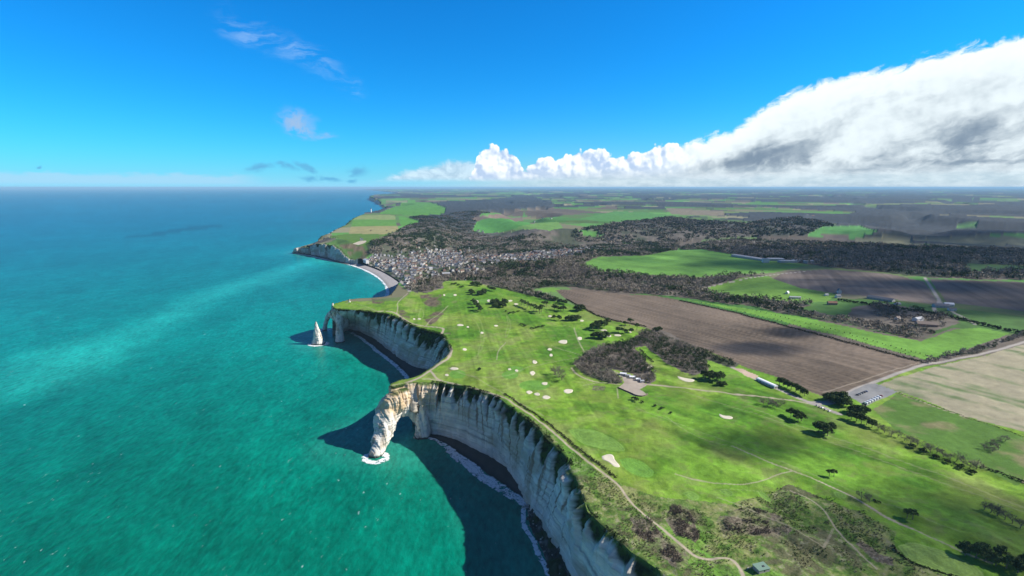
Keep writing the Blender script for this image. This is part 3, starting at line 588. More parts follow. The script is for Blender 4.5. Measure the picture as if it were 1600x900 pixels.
vz = vz + np.where(wood, ss(rr, 2300, 3600)*(5+9*fbm(vx/40, vy/40, 3, 131)), 0)   # the closed canopy of far woods stands above the fields
cen = pip(((gx[:-1, :-1]+gx[1:, 1:])/2).ravel(), ((gy[:-1, :-1]+gy[1:, 1:])/2).ravel(), LAND).reshape(NR-1, NC-1)
ii, jj = np.nonzero(cen)
Q = np.stack([idx[ii, jj], idx[ii, jj+1], idx[ii+1, jj+1], idx[ii+1, jj]], 1)
Q = Q[(Q >= 0).all(1)]; fk = kind[Q[:, 0]]
LANDV = np.stack([vx, vy, vz], 1)
NAMES = {0: ('golf_fairway', M_land), 1: ('golf_green', M_land), 2: ('farmland', M_far), 3: ('ploughed_field', M_field), 4: ('green_field', M_land), 5: ('stubble_field', M_field), 6: ('heath', M_land), 7: ('woodland_floor', M_far), 8: ('footpath', M_track), 9: ('road', M_track), 10: ('car_park', M_track), 11: ('town_ground', M_far)}
# vertex normals of the whole sheet, so that neighbouring pieces shade as one
Fn = np.cross(LANDV[Q[:, 1]]-LANDV[Q[:, 0]], LANDV[Q[:, 3]]-LANDV[Q[:, 0]]); VN = np.zeros_like(LANDV)
for k in range(4): np.add.at(VN, Q[:, k], Fn)
VN /= np.linalg.norm(VN, axis=1)[:, None]+1e-9; VN[VN[:, 2] < 0] *= -1
for k, (nm, mt) in NAMES.items():
    q = Q[fk == k]
    if len(q) == 0: continue
    u, inv = np.unique(q, return_inverse=True)
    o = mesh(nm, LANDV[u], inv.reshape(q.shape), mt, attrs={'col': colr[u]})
    o.data.normals_split_custom_set_from_vertices(VN[u].astype(np.float32))
    tag(o, kind='structure')
# =================================================================== cliffs
print('cliffs')
def f3(x, y, z, o=4, s=0, g=.5): return (fbm(x+z*.71+3, y-z*.53, o, s, g)+fbm(y*.9+z*1.1, x*.8-z*.6, o, s+3, g))/2
CH = C(.70, .67, .60); OCHRE = C(.60, .45, .27); VEG = C(.045, .075, .018); VEGD = C(.020, .032, .012); STAIN = C(.20, .12, .075)
def cliff_colour(s, z, zt, t, pil, ochre, N):
    hband = vn(z*0+3.3, z/1.15, 201)*.5 + vn(s/90, z/2.6, 202)*.5
    c = CH*(0.62+0.62*hband)[:, None]*(0.88+.24*fbm(s/9, z/18, 4, 203))[:, None]*(1-.42*ss(vn(s/160, z/1.3, 215), .66, .84)*ss(fbm(s/40, z/8, 2, 216), .36, .52))[:, None]
    c = c + (C(.40, .33, .24)-c)*(0.65*ss(fbm(s/30+7, z/24, 4, 217), .48, .64))[:, None]
    c = c + (C(.40, .40, .38)-c)*(0.45*ss(fbm(s/26, z/40, 4, 204), .5, .68))[:, None]
    st = fbm(s/3.4, z/60, 4, 205); big = fbm(s/48, z*0+.5, 3, 206)
    c = c + (STAIN-c)*(0.8*ss(st, .58, .68)*ss(big, .46, .58)*ss(t, 1.0, .35))[:, None]
    c = c + (OCHRE*(0.7+.6*fbm(s/5, z/9, 3, 207))[:, None]-c)*(ochre*ss(t, .42, .10)*(.35+.65*ss(fbm(s/6, z/14, 3, 208), .35, .55)))[:, None]
    depth = N
    v = ss(t, depth, depth*.82-0.02)
    vg = VEG + (VEGD-VEG)*ss(fbm(s/4, z/4, 3, 209), .4, .6)[:, None]
    c = c + (vg-c)*v[:, None]
    gt = ss(t, .075, .02)*ss(fbm(s/3, z/3, 3, 227), .25, .5); c = c + (C(.075, .13, .03)*(.7+.6*fbm(s/2, z/2, 2, 228))[:, None]-c)*gt[:, None]
    foot = ss(t, .955, .985); c = c + (C(.10, .11, .08)-c)*foot[:, None]
    return c
def build_cliff(name, rows, step, nrow, seed, A=6.0, vegk=1.0, ochre=None, foot_off=5.0, sc=1.0, lobes=None, zbot=-3.0):
    rows = np.array(rows, float)
    n_ = len(rows); d = np.gradient(rows[:, :2], axis=0); nr = np.stack([-d[:, 1], d[:, 0]], 1); nr /= np.linalg.norm(nr, axis=1)[:, None]+1e-9
    F_ = rows[:, 3:5].copy(); bad = np.isnan(F_[:, 0]); F_[bad] = rows[bad, :2]+nr[bad]*foot_off
    L = np.column_stack([rows[:, :2], F_, rows[:, 5]]); L[:, :4] = L[:, :4]
    Ls = smooth(L, 2); P_, s = resample(Ls, step); T_, B_ = P_[:, :2], P_[:, 2:4]
    d = np.gradient(T_, axis=0); k = max(3, int(10*sc/step)); ker = np.ones(k)/k
    nr = np.stack([-d[:, 1], d[:, 0]], 1); nr /= np.linalg.norm(nr, axis=1)[:, None]+1e-9
    pad_ = np.pad(nr, ((k, k), (0, 0)), mode='edge'); nr = np.stack([np.convolve(pad_[:, q], ker, 'same')[k:-k] for q in (0, 1)], 1); nr /= np.linalg.norm(nr, axis=1)[:, None]+1e-9
    # buttresses and gullies along the rim
    g1 = fbm(s/(17*sc), s*0+seed, 2, 211); g2 = fbm(s/(6.5*sc), s*0+seed+9, 2, 212)
    pil = ss(g1*.6+g2*.4, .36, .60)
    depth = vegk*(0.03 + 0.34*ss(pil, .75, .15)*ss(fbm(s/(60*sc), s*0+seed, 2, 213), .30, .6) + .05*fbm(s/(5*sc), s*0, 3, 214))
    if lobes is not None:
        lw_ = s*0
        for (lx_, ly_, w_, dd) in lobes:
            si = s[np.argmin(np.hypot(T_[:, 0]-lx_, T_[:, 1]-ly_))]; e_ = np.sqrt(np.clip(1-np.abs((s-si+1.2*(fbm(s/2.5, s*0+lx_, 2, 219)-.5))/(w_*1.95))**2.0, 0, 1)); lw_ = np.maximum(lw_, e_*dd)
        depth = .015+lw_+.035*fbm(s/4, s*0, 3, 214)*(lw_ > .03)
    ends = np.minimum(s, s[-1]-s); ek = ss(ends, 0, 6*sc)
    t = np.linspace(0, 1, nrow)**1.0; S, Tt = np.meshgrid(s, t, indexing='ij')
    inner = T_ - nr*3.2*max(1, sc*.8); zt = H(inner[:, 0], inner[:, 1]); zt0 = H(T_[:, 0], T_[:, 1])
    zt0 = np.minimum(zt0, zt+1)
    Z_ = zt0[:, None]*(1-Tt) + zbot*Tt
    bl = ss(Tt, 0.0, 1.0)*.35+Tt*.65
    XY = T_[:, None, :]*(1-bl)[..., None] + B_[:, None, :]*bl[..., None]
    zz = Z_; 
    out = A*sc*(pil[:, None]*(0.55*ss(Tt, 0, .06)+.45*np.sqrt(np.clip(Tt, 0, .3)/.3)) *(1-.25*Tt)) + 3.0*sc*(fbm(S/(14*sc), zz/20, 4, seed+220)-.5)*ss(Tt, 0, .1) + 1.3*(vn(S/30, zz/2.1, 221)-.5)*ss(Tt, 0, .05) + 2.2*ss(Tt, .955, .985)
    gul = np.abs(fbm(S/(5*sc), zz/55+seed, 3, 223)-.5)*2; out = out + 1.6*sc*gul*ss(Tt, 0, .08)
    if lobes is not None:
        big_ = fbm(s/34, s*0+seed, 3, 224); g_ = np.clip(lw_/.12, 0, 1)[:, None]; dp_ = depth[:, None]
        face = (.62+.5*big_+.25*pil)[:, None]; scoop = 1-g_*(1-ss(Tt, dp_*.35, dp_*1.5))*.95
        rj = .05+.16*fbm(s/3.5, s*0+4, 3, 226)[:, None]; out = A*sc*face*scoop*ss(Tt, 0, 1)**0*np.clip(Tt/rj, 0, 1)**.8*(1-.3*Tt) + 4.2*(fbm(S/15, zz/9, 4, seed+220)-.5)*ss(Tt, 0, .1) + 2.2*(vn(S/40, zz/2.6, 221)-.5)*ss(Tt, 0, .05) + 1.2*(vn(S/25, zz/1.1, 225)-.5) + 2.2*ss(Tt, .955, .985) + 1.6*sc*(np.abs(fbm(S/6, zz/12+seed, 3, 223)-.5)*2)*ss(Tt, 0, .08)
    out = out*ek[:, None]
    XY = XY + nr[:, None, :]*out[..., None]
    V = np.concatenate([XY, Z_[..., None]], 2)
    lip = np.concatenate([inner, (zt+.12)[:, None]], 1)[:, None, :]
    V = np.concatenate([lip, V], 1); n0, n1 = V.shape[:2]
    oc = np.zeros(n0) if ochre is None else ochre(T_[:, 0], T_[:, 1])
    cc = cliff_colour(S.ravel(), zz.ravel(), np.repeat(zt0, nrow), Tt.ravel(), np.repeat(pil, nrow), np.repeat(oc, nrow), np.repeat(depth, nrow)).reshape(n0, nrow, 3)
    lc, _, _ = cover(lip[:, 0, 0].copy(), lip[:, 0, 1].copy()); cc = np.concatenate([lc[:, None, :], cc], 1); cc[:, 1] = lc*.6+VEG*.4
    ix = np.arange(n0*n1).reshape(n0, n1); Qd = np.stack([ix[:-1, :-1], ix[:-1, 1:], ix[1:, 1:], ix[1:, :-1]], -1).reshape(-1, 4)
    o = mesh(name, V.reshape(-1, 3), Qd[:, ::-1], M_cliff, attrs={'col': cc.reshape(-1, 3)})
    return tag(o, kind='structure')
K_ = coast[:, 5]
tip_x = coast[K_ == 2][2, :2]
near_rows = coast[K_ == 1]
och = lambda x, y: ss(np.hypot(x-tip_x[0], y-tip_x[1]), 95, 45)
def LB(l): W_ = flat([(a, b) for a, b, *_ in l], 80); return [(W_[i, 0], W_[i, 1], l[i][2], l[i][3]) for i in range(len(l))]
build_cliff('cliff', near_rows, 0.9, 110, 1.0, A=9.0, ochre=och, lobes=LB([(692, 598, 2.4, .36), (703, 599, 2.6, .22), (719, 602, 3.4, .30), (727, 604, 2, .2), (738, 608, 3.6, .26), (748, 611, 2.6, .16), (771, 618, 3, .24), (780, 624, 2.0, .36), (788, 630, 2, .30), (800, 640, 5.5, .30), (815, 651, 5, .30), (828, 661, 4.5, .30), (843, 675, 5, .22), (858, 690, 5.5, .34), (884, 712, 6.5, .42), (901, 752, 5.0, .40), (909, 778, 4.0, .34), (914, 798, 4, .30), (930, 822, 5, .18), (975, 858, 4, .14), (1010, 884, 5, .2)]))
rid = coast[K_ == 2]
build_cliff('cliff', np.vstack([near_rows[-2:], rid[:8]]), 0.8, 34, 3.0, A=1.5, ochre=lambda x, y: x*0+1, foot_off=1.0, zbot=42.0, vegk=.4)
build_cliff('cliff', np.vstack([rid[-5:], coast[K_ == 3][:1]]), 1.5, 60, 5.0, A=3)
build_cliff('cliff', coast[K_ == 3], 1.0, 96, 9.0, A=9.0, lobes=LB([(700, 536, 7, .62), (694, 526, 6, .55), (688, 521, 5, .42), (680, 519, 5, .5), (671, 518, 5, .34), (662, 516, 6, .50), (652, 513, 5, .36), (643, 508, 4, .5), (634, 503, 5, .42), (624, 498, 4, .52), (614, 494, 5, .34), (604, 491, 4, .30), (595, 489, 5, .42), (583, 488, 5, .26), (572, 487, 4, .2), (560, 485, 3, .16)]))
bk = np.vstack([coast[K_ == 4], coast[K_ == 5][:2]])
build_cliff('cliff', bk, 2.0, 40, 13.0, A=5)
build_cliff('cliff', np.vstack([coast[K_ == 5][-1:], coast[K_ == 6]]), 2.5, 50, 17.0, A=9, sc=1.7, vegk=.8)
far_rows = coast[K_ == 7]
build_cliff('cliff', np.vstack([coast[K_ == 6][-1:], far_rows[:14]]), 8, 24, 21.0, A=9, sc=3, vegk=1.9)
build_cliff('cliff', far_rows[13:19], 25, 16, 25.0, A=10, sc=6, vegk=2.6)
build_cliff('cliff', far_rows[18:], 120, 10, 29.0, A=10, sc=20, vegk=.6)
# ------------------------------------------------------------------ free rock: arches and the stack (solids)
def tube(path, nring=40, up=(0, 0, 1)):
    """path rows: x y z ra rb ; ring plane across the path, ra horizontal, rb the other way"""
    P_ = smooth(np.array(path, float), 2); P_, _ = resample3(P_, 1.5); C3 = P_[:, :3]; D = np.gradient(C3, axis=0); D /= np.linalg.norm(D, axis=1)[:, None]
    ref = np.array([0.0, 0, 1]); Vs = []; n = len(P_); pa = None
    for i in range(n):
        a = np.cross(D[i], ref)
        if np.linalg.norm(a) < .25 and pa is not None: a = pa - D[i]*np.dot(pa, D[i])
        elif np.linalg.norm(a) < .25: a = np.array([1.0, 0, 0])
        a /= np.linalg.norm(a)
        if pa is not None and np.dot(a, pa) < 0: a = -a
        if pa is not None: a = a*.3+pa*.7; a -= D[i]*np.dot(a, D[i]); a /= np.linalg.norm(a)
        pa = a; b = np.cross(D[i], a)
        th = np.linspace(0, 2*np.pi, nring, endpoint=False)
        cu, su = np.cos(th), np.sin(th); e = 0.75
        Vs.append(C3[i] + a*(P_[i, 3]*np.sign(cu)*np.abs(cu)**e)[:, None] + b*(P_[i, 4]*np.sign(su)*np.abs(su)**e)[:, None])
    V = np.concatenate(Vs); Fs = []
    for i in range(n-1):
        for j in range(nring):
            k = (j+1) % nring; Fs.append((i*nring+j, i*nring+k, (i+1)*nring+k, (i+1)*nring+j))
    Fs.append(tuple(range(nring))[::-1]); Fs.append(tuple(range((n-1)*nring, n*nring)))
    return V, Fs
def resample3(L, step):
    seg = np.linalg.norm(np.diff(L[:, :3], axis=0), axis=1); c = np.r_[0, np.cumsum(seg)]; n = max(3, int(c[-1]/step)+1); t = np.linspace(0, c[-1], n)
    return np.stack([np.interp(t, c, L[:, k]) for k in range(L.shape[1])], 1), t
def rock(name, paths, voxel, disp, colour, label=None, cat=None):
    Vall, Fall, off = [], [], 0
    for p in paths:
        V, Fs = tube(p); Vall.append(V); Fall += [tuple(q+off for q in f) for f in Fs]; off += len(V)
    me = bpy.data.meshes.new(name); me.from_pydata(np.concatenate(Vall).tolist(), [], Fall)
    o = bpy.data.objects.new(name, me); col_root.objects.link(o)
    md = o.modifiers.new('r', 'REMESH'); md.mode = 'VOXEL'; md.voxel_size = voxel; md.use_smooth_shade = True
    dg = bpy.context.evaluated_depsgraph_get(); dg.update(); me2 = bpy.data.meshes.new_from_object(o.evaluated_get(dg)); o.modifiers.clear(); o.data = me2; me2.name = name
    n = len(me2.vertices); co = np.empty(n*3, np.float32); me2.vertices.foreach_get('co', co); co = co.reshape(-1, 3).astype(float)
    nn = np.empty(n*3, np.float32); me2.vertices.foreach_get('normal', nn); nn = nn.reshape(-1, 3).astype(float)
    hn = nn.copy(); hn[:, 2] *= .35
    co2 = co + hn*disp(co, nn)[:, None]; me2.vertices.foreach_set('co', co2.astype(np.float32).ravel())
    c = colour(co2, nn); a = me2.attributes.new('col', 'FLOAT_COLOR', 'POINT'); cc = np.ones((n, 4), np.float32); cc[:, :3] = c; a.data.foreach_set('color', cc.ravel())
    me2.materials.clear(); me2.materials.append(M_cliff); me2.polygons.foreach_set('use_smooth', np.ones(len(me2.polygons), bool)); me2.update()
    if label: tag(o, label, cat)
    else: tag(o, kind='structure')
    return o
def Pz(px, py, z): f = flat([(px, py)], z)[0]; return [f[0], f[1], z]
def Pt(px, py, zt, z): f = flat([(px, py)], zt)[0]; return [f[0], f[1], z]
def rdisp(a1=4.0, a2=1.6, s=1.0):
    def g(co, nn):
        x, y, z = co.T
        return a1*(f3(x/14/s, y/14/s, z/26/s, 4, 301)-.5)*2 + a2*(fbm((x*.8+y)/3.6/s, z/30/s, 3, 302)-.5)*2 + 1.1*(vn(x/40, z/2.0, 303)-.5) + .7*(vn(x/40+y/60, z/.9, 313)-.5) + 1.2*(f3(x/3.2, y/3.2, z/5, 3, 314)-.5)
    return g
def rcol(ochz=(200, 201), vegz=(200, 201), tint=CH, wet=4):
    def g(co, nn):
        x, y, z = co.T
        c = tint*(0.82+.32*(vn(z*0+3.3, z/1.15, 201)*.5+f3(x/9, y/9, z/9, 3, 304)*.5))[:, None]
        c = c + (C(.26, .21, .15)-c)*(0.7*ss(f3(x/5, y/5, z/22, 4, 305), .52, .64))[:, None]
        o_ = ss(z+14*(f3(x/10, y/10, z/10, 3, 306)-.5), *ochz); c = c + (OCHRE*(.75+.5*f3(x/4, y/4, z/7, 3, 307))[:, None]-c)*(o_*(.5+.5*ss(f3(x/5, y/5, z/12, 3, 308), .38, .55)))[:, None]
        v_ = ss(z+10*(f3(x/8, y/8, z/8, 3, 309)-.5), *vegz); c = c + (VEG-c)*(v_*ss(nn[:, 2]+.5*(f3(x/4, y/4, z/4, 2, 310)-.5), .15, .5))[:, None]
        c = c + (C(.085, .09, .07)-c)*(ss(z, wet, wet-2.5))[:, None]
        return c
    return g
# the big arch: a ridge running out from the plateau, its leg leaning into the sea, and the abutment by the bay
rock('cliff_arch', [
    [Pt(676, 578, 80, 48)+[9, 27], Pt(662, 587, 80, 50)+[9.5, 25], Pt(648, 594, 80, 52)+[9.5, 23], Pt(634, 599, 80, 53)+[10, 22], Pt(620, 602, 80, 54)+[10.5, 21], Pt(610, 604, 80, 55)+[10, 19], Pt(604, 605, 80, 56)+[7, 14]],
    [Pt(624, 603, 80, 60)+[14, 14], Pt(612, 608, 78, 55)+[15, 16], Pz(608.5, 637, 48)+[17, 17], Pz(604.5, 652, 38)+[16.5, 16], Pz(601, 667, 27)+[15, 14.5], Pz(596.5, 685, 15)+[12.5, 12.5], Pz(591, 700, 6)+[9.8, 10.5], Pz(587.5, 712, -1)+[8.5, 10], Pz(587, 716, -6)+[9, 11]],
    [Pt(660, 596, 80, 66)+[8, 10], Pt(660, 597, 80, 50)+[9, 13], Pt(659, 599, 80, 25)+[10, 14], Pt(658, 600, 80, -4)+[12, 16]],
    [Pt(640, 598, 80, 44)+[10, 12], Pt(648, 597, 80, 36)+[9, 12], Pt(654, 596, 80, 22)+[8, 11]],
], 0.9, rdisp(3.6, 2.6), rcol((36, 56), (67, 74)), 'tall chalk sea arch leaning into the water at the end of the ochre ridge', 'sea arch')
rock('cliff_arch', [
    [Pt(540, 480, 78, 50)+[12, 25], Pt(530, 479, 78, 54)+[10, 21], Pt(522, 478, 78, 58)+[8, 16], Pt(516, 478, 78, 60)+[6, 11]],
    [Pt(519, 479, 78, 64)+[6, 7], Pt(514, 480, 74, 56)+[5.5, 7], Pz(511.5, 496, 42)+[4.6, 6], Pz(509.5, 505, 22)+[4.2, 5], Pz(507.5, 514, 4)+[4.6, 6], Pz(507, 517, -4)+[6, 7]],
    [Pt(530, 481, 78, 68)+[8, 8], Pt(529, 482, 78, 48)+[8, 9], Pt(528, 483, 78, 20)+[8, 10], Pt(528, 484, 78, -3)+[11, 13]],
    [Pt(520, 478, 78, 70)+[4, 4], Pt(520, 478, 78, 79)+[2.6, 2.6], Pt(520, 478, 78, 86)+[1, 1]], [Pt(546, 473, 78, 70)+[4, 4], Pt(546, 473, 78, 80)+[2.2, 2.2], Pt(546, 473, 78, 87)+[.8, .8]],
], 1.0, rdisp(1.6, 1.3, .8), rcol((200, 201), (68, 75)), 'slender chalk sea arch on the far headland, next to the pointed stack', 'sea arch')
ax, ay, _ = Pz(497.5, 537, 0)
rock('sea_stack', [[[ax, ay, -5, 17, 14], [ax, ay, 2, 14.5, 12], [ax-.5, ay, 9, 12, 10], [ax-1, ay, 20, 9.3, 8], [ax-1.3, ay, 31, 6.6, 5.5], [ax-1.7, ay, 41, 4.0, 3.4], [ax-2.0, ay, 49, 2.0, 1.8], [ax-2.2, ay, 54, .5, .5]]],
     0.8, rdisp(1.8, 1.3, .55), rcol((200, 201), (200, 201), CH*1.02), 'white pointed chalk needle standing alone in the sea off the slender arch', 'sea stack')
rock('cliff_arch', [[Pt(484, 386, 42, 22)+[14, 17], Pt(474, 385, 40, 22)+[12, 15], Pt(466, 385.5, 38, 24)+[9, 11], Pt(462, 386.5, 36, 22)+[7, 8]], [Pz(462, 389, 26)+[7, 7], Pz(460, 392, 16)+[6, 6], Pz(459, 395, 2)+[7, 7], Pz(459, 396, -4)+[8, 8]], [Pz(473, 389, 26)+[9, 10], Pz(472, 393, 10)+[9, 10], Pz(471, 396, -4)+[11, 11]]],
     1.8, rdisp(3, 2, 1.4), rcol((200, 201), (30, 38), CH*.72), 'small chalk arch at the tip of the distant headland beyond the town beach', 'sea arch')
# ------------------------------------------------------------------ beaches
def strip(name, A_, B_, step, nr, zf, colf, mat, kind='structure', extra=None):
    A_, _ = resample(smooth(A_, 2), step); n = len(A_); B_ = smooth(B_, 2); seg = np.hypot(np.diff(B_[:, 0]), np.diff(B_[:, 1])); c = np.r_[0, np.cumsum(seg)]; t = np.linspace(0, c[-1], n)
    B2 = np.stack([np.interp(t, c, B_[:, k]) for k in (0, 1)], 1); u = np.linspace(0, 1, nr)
    XY = A_[:, None, :]*(1-u)[None, :, None]+B2[:, None, :]*u[None, :, None]; x, y = XY[..., 0].ravel(), XY[..., 1].ravel(); uu = np.tile(u, n)
    z = zf(x, y, uu); ix = np.arange(n*nr).reshape(n, nr); Qd = np.stack([ix[:-1, :-1], ix[:-1, 1:], ix[1:, 1:], ix[1:, :-1]], -1).reshape(-1, 4)
    at = {'col': colf(x, y, uu), 'u': uu}
    s = np.repeat(np.linspace(0, 1, n), nr); at['s'] = s
    return tag(mesh(name, np.stack([x, y, z], 1), Qd, mat, attrs=at), kind=kind)
M_beach = mat_attr('shingle', fine=((0.8, .15), (.1, .15)), rough=.8, spec=.2)
cf = lambda base, wetc: (lambda x, y, u: (base*(0.85+.3*fbm(x/8, y/30, 3, 401))[:, None]) + (wetc-base)*ss(u, .55, .9)[:, None])
beach_in = flat([(648, 684), (658, 676), (672, 672), (690, 672), (712, 680), (730, 688), (755, 699), (775, 709), (800, 728), (818, 750), (832, 770), (838, 790)], 2)
beach_out = flat([(655, 688), (664, 682), (676, 686), (690, 694), (710, 708), (730, 722), (755, 742), (780, 758), (805, 775), (825, 790), (832, 800), (838, 806)], 0)
strip('beach', beach_in, beach_out, 3, 20, lambda x, y, u: 2.6*(1-u)-.35+.25*(fbm(x/5, y/5, 2, 402)-.5), cf(C(.085, .075, .065), C(.035, .035, .035)), M_beach)
b2i = flat([(545, 514), (563, 515), (578, 522), (597, 535), (612, 547), (628, 558), (640, 567), (652, 572), (668, 577), (682, 584), (690, 600)], 2)
b2o = flat([(543, 517), (556, 524), (570, 533), (585, 545), (600, 556), (612, 566), (624, 577), (634, 589), (640, 597), (648, 604), (660, 612)], 0)
strip('beach', b2i, b2o, 3, 20, lambda x, y, u: 2.6*(1-u)-.35+.25*(fbm(x/5, y/5, 2, 402)-.5), cf(C(.075, .068, .06), C(.03, .03, .03)), M_beach)
b3i = flat([(540, 409), (553, 411), (566, 413.5), (586, 420), (604, 428.5), (620, 439), (629, 447), (631, 455), (624, 462), (618, 464)], 5)
b3o = flat([(532, 408.5), (548, 413.5), (562, 418), (578, 425), (592, 434), (601, 444), (606, 453), (607, 459), (605, 464), (604, 466)], 0)
strip('beach', b3i, b3o, 5, 16, lambda x, y, u: 5.4*(1-u)**.8-.35, cf(C(.36, .33, .31), C(.27, .25, .23)), M_beach)
b4i = flat([(462, 394), (482, 396), (500, 400), (515, 403), (530, 407.5), (545, 412)], 2); b4o = flat([(462, 396), (480, 398.5), (497, 402.5), (512, 406.5), (527, 411), (545, 414)], 0)
strip('beach', b4i, b4o, 6, 8, lambda x, y, u: 2.4*(1-u)-.3, cf(C(.10, .095, .08), C(.05, .05, .045)), M_beach)
# foot platform of dark weedy rock under the nearest cliff
b5i = flat([(826, 772), (838, 790), (853, 815), (880, 855), (900, 880), (925, 920), (965, 985), (1010, 1060), (1090, 1150)], 6)
b5o = flat([(822, 790), (824, 802), (826, 830), (846, 862), (852, 900), (870, 940), (905, 1000), (960, 1080), (1040, 1180)], 0)
def plat_z(x, y, u): return 8*(1-u)**1.5-.5 + 5.0*(np.abs(fbm(x/8, y/8, 4, 403)-.5)*2)*ss(u, 1, .6)*1.2
def plat_c(x, y, u):
    n = fbm(x/6, y/6, 4, 404); c = C(.055, .055, .045)+(C(.16, .155, .13)-C(.055, .055, .045))*ss(n, .5, .75)[:, None]
    return c + (C(.04, .06, .02)-c)*(.8*ss(fbm(x/14, y/14, 3, 405), .5, .6))[:, None]
strip('rock_platform', b5i, b5o, 1.2, 44, plat_z, plat_c, M_cliff)
# ------------------------------------------------------------------ sea
print('sea')
TH2 = np.radians(np.linspace(-66, 58, 620)); pq = np.concatenate([np.linspace(1300, 303, 330), 292.6+np.geomspace(10, .35, 60)]); RS = np.array([CAM_Z/-ray(800, q)[2]*ray(800, q)[1] for q in pq])
X2 = (RS[:, None]*np.sin(TH2)).ravel(); Y2 = (RS[:, None]*np.cos(TH2)).ravel(); r2 = np.hypot(X2, Y2)
shore, _ = pld(X2, Y2, coast[:, :2], 900)
shore = np.minimum(shore, 900)
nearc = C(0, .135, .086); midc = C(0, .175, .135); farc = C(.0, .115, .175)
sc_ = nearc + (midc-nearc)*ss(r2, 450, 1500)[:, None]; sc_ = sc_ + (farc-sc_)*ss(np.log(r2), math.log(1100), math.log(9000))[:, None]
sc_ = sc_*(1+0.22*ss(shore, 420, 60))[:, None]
big = fbm(X2/420, Y2/420, 4, 501); mid = fbm((X2*.8+Y2*.6)/60, (Y2*.8-X2*.6)/200, 4, 502)
sc_ = sc_*(0.80+.40*big)[:, None]*(0.84+.32*mid)[:, None]
lane = flat([(585, 375), (500, 405), (420, 432), (330, 462), (240, 505), (160, 548), (60, 600)], 0); dl, sl_ = pld(X2, Y2, smooth(lane, 3), 900)
lw = 1.0*ss(dl+200*(fbm(X2/260, Y2/260, 4, 503)-.5), 170, -20)*ss(r2, 800, 1500)*ss(r2, 9000, 5000)
sc_ = sc_*(1+.35*lw)[:, None] + C(.012, .070, .055)*lw[:, None]
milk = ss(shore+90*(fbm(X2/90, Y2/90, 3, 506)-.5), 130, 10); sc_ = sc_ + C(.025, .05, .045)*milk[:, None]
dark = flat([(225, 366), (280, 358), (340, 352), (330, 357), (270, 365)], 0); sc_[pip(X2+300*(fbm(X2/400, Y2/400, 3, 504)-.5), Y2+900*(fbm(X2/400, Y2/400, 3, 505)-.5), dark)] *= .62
m_, n, b = mat_new('sea_water'); g = n.node('ShaderNodeNewGeometry').outputs['Position']; c = attr(n, 'col').outputs['Color']
dcam = n.node('ShaderNodeVectorMath', operation='LENGTH'); n.val(dcam.inputs[0], g); DL = dcam.outputs['Value']
pat = n.noise(n.vm('MULTIPLY', g, (1, 1, 0)), .022, 5, .62); c = n.mix(1.0, c, n.xyz(*[n.m('ADD', n.m('MULTIPLY', n.m('SUBTRACT', pat, .5), .7), 1.0)]*3), 'MULTIPLY')
rot = n.node('ShaderNodeMapping'); n.val(rot.inputs[0], g); rot.inputs['Rotation'].default_value = (0, 0, R(28)); rot.inputs['Scale'].default_value = (1, .45, 0)
wv1 = n.noise(rot.outputs[0], .16, 4, .6); wv2 = n.noise(rot.outputs[0], .035, 4, .6)
wv3 = n.noise(rot.outputs[0], .009, 4, .6); c = n.mix(1.0, c, n.xyz(*[n.m('ADD', n.m('MULTIPLY', n.m('SUBTRACT', wv3, .5), .55), 1.0)]*3), 'MULTIPLY')
rip = n.m('ADD', n.m('MULTIPLY', n.m('SUBTRACT', wv1, .5), 1.5), n.m('MULTIPLY', n.m('SUBTRACT', wv2, .5), .7)); c = n.mix(1.0, c, n.xyz(*[n.m('ADD', rip, 1.0)]*3), 'MULTIPLY')
cap = n.noise(rot.outputs[0], .15, 5, .72); cpm = n.m('MULTIPLY', n.sst(cap, .65, .69), n.sst(n.noise(g, .005, 3, .5), .40, .58))
c = n.mix(n.m('MULTIPLY', cpm, .6), c, (.55, .62, .62)); n.val(b.inputs['Base Color'], c)
b.inputs['Roughness'].default_value = .32; b.inputs['IOR'].default_value = 1.33; b.inputs['Specular IOR Level'].default_value = .13
bp = n.node('ShaderNodeBump'); n.val(bp.inputs['Height'], n.m('ADD', n.m('MULTIPLY', wv1, .5), wv2)); bp.inputs['Distance'].default_value = 2.2; bp.inputs['Strength'].default_value = .8; n.l.new(bp.outputs[0], b.inputs['Normal'])
ix = np.arange(len(X2)).reshape(len(RS), len(TH2)); Qd = np.stack([ix[:-1, :-1], ix[:-1, 1:], ix[1:, 1:], ix[1:, :-1]], -1).reshape(-1, 4)
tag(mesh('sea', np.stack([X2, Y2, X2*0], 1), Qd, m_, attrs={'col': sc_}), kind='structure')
# ------------------------------------------------------------------ surf
m_, n, b = mat_new('foam'); g = n.node('ShaderNodeNewGeometry').outputs['Position']; u = attr(n, 'u').outputs['Fac']; sA = attr(n, 's').outputs['Fac']
b.inputs['Base Color'].default_value = (.74, .78, .78, 1); b.inputs['Roughness'].default_value = .7
fo = n.noise(g, .16, 6, .72, dist=1.2); fo2 = n.noise(g, .035, 3, .5)
env = n.m('MULTIPLY', n.m('MULTIPLY', n.sst(u, 0, .35), n.sst(u, 1, .65)), n.m('MULTIPLY', n.sst(sA, 0, .04), n.sst(sA, 1, .96)))
th = n.m('SUBTRACT', n.m('SUBTRACT', .80, n.m('MULTIPLY', env, .385)), n.m('MULTIPLY', n.m('SUBTRACT', fo2, .5), .35))
al = n.m('MULTIPLY', n.sst(n.m('SUBTRACT', fo, th), -.03, .06), n.sst(env, 0, .15)); n.val(b.inputs['Alpha'], al); M_foam = m_
fc = lambda x, y, u: np.ones((len(x), 3))*.7
fz = lambda zz: (lambda x, y, u: x*0+zz+.12*fbm(x/6, y/6, 2, 1))
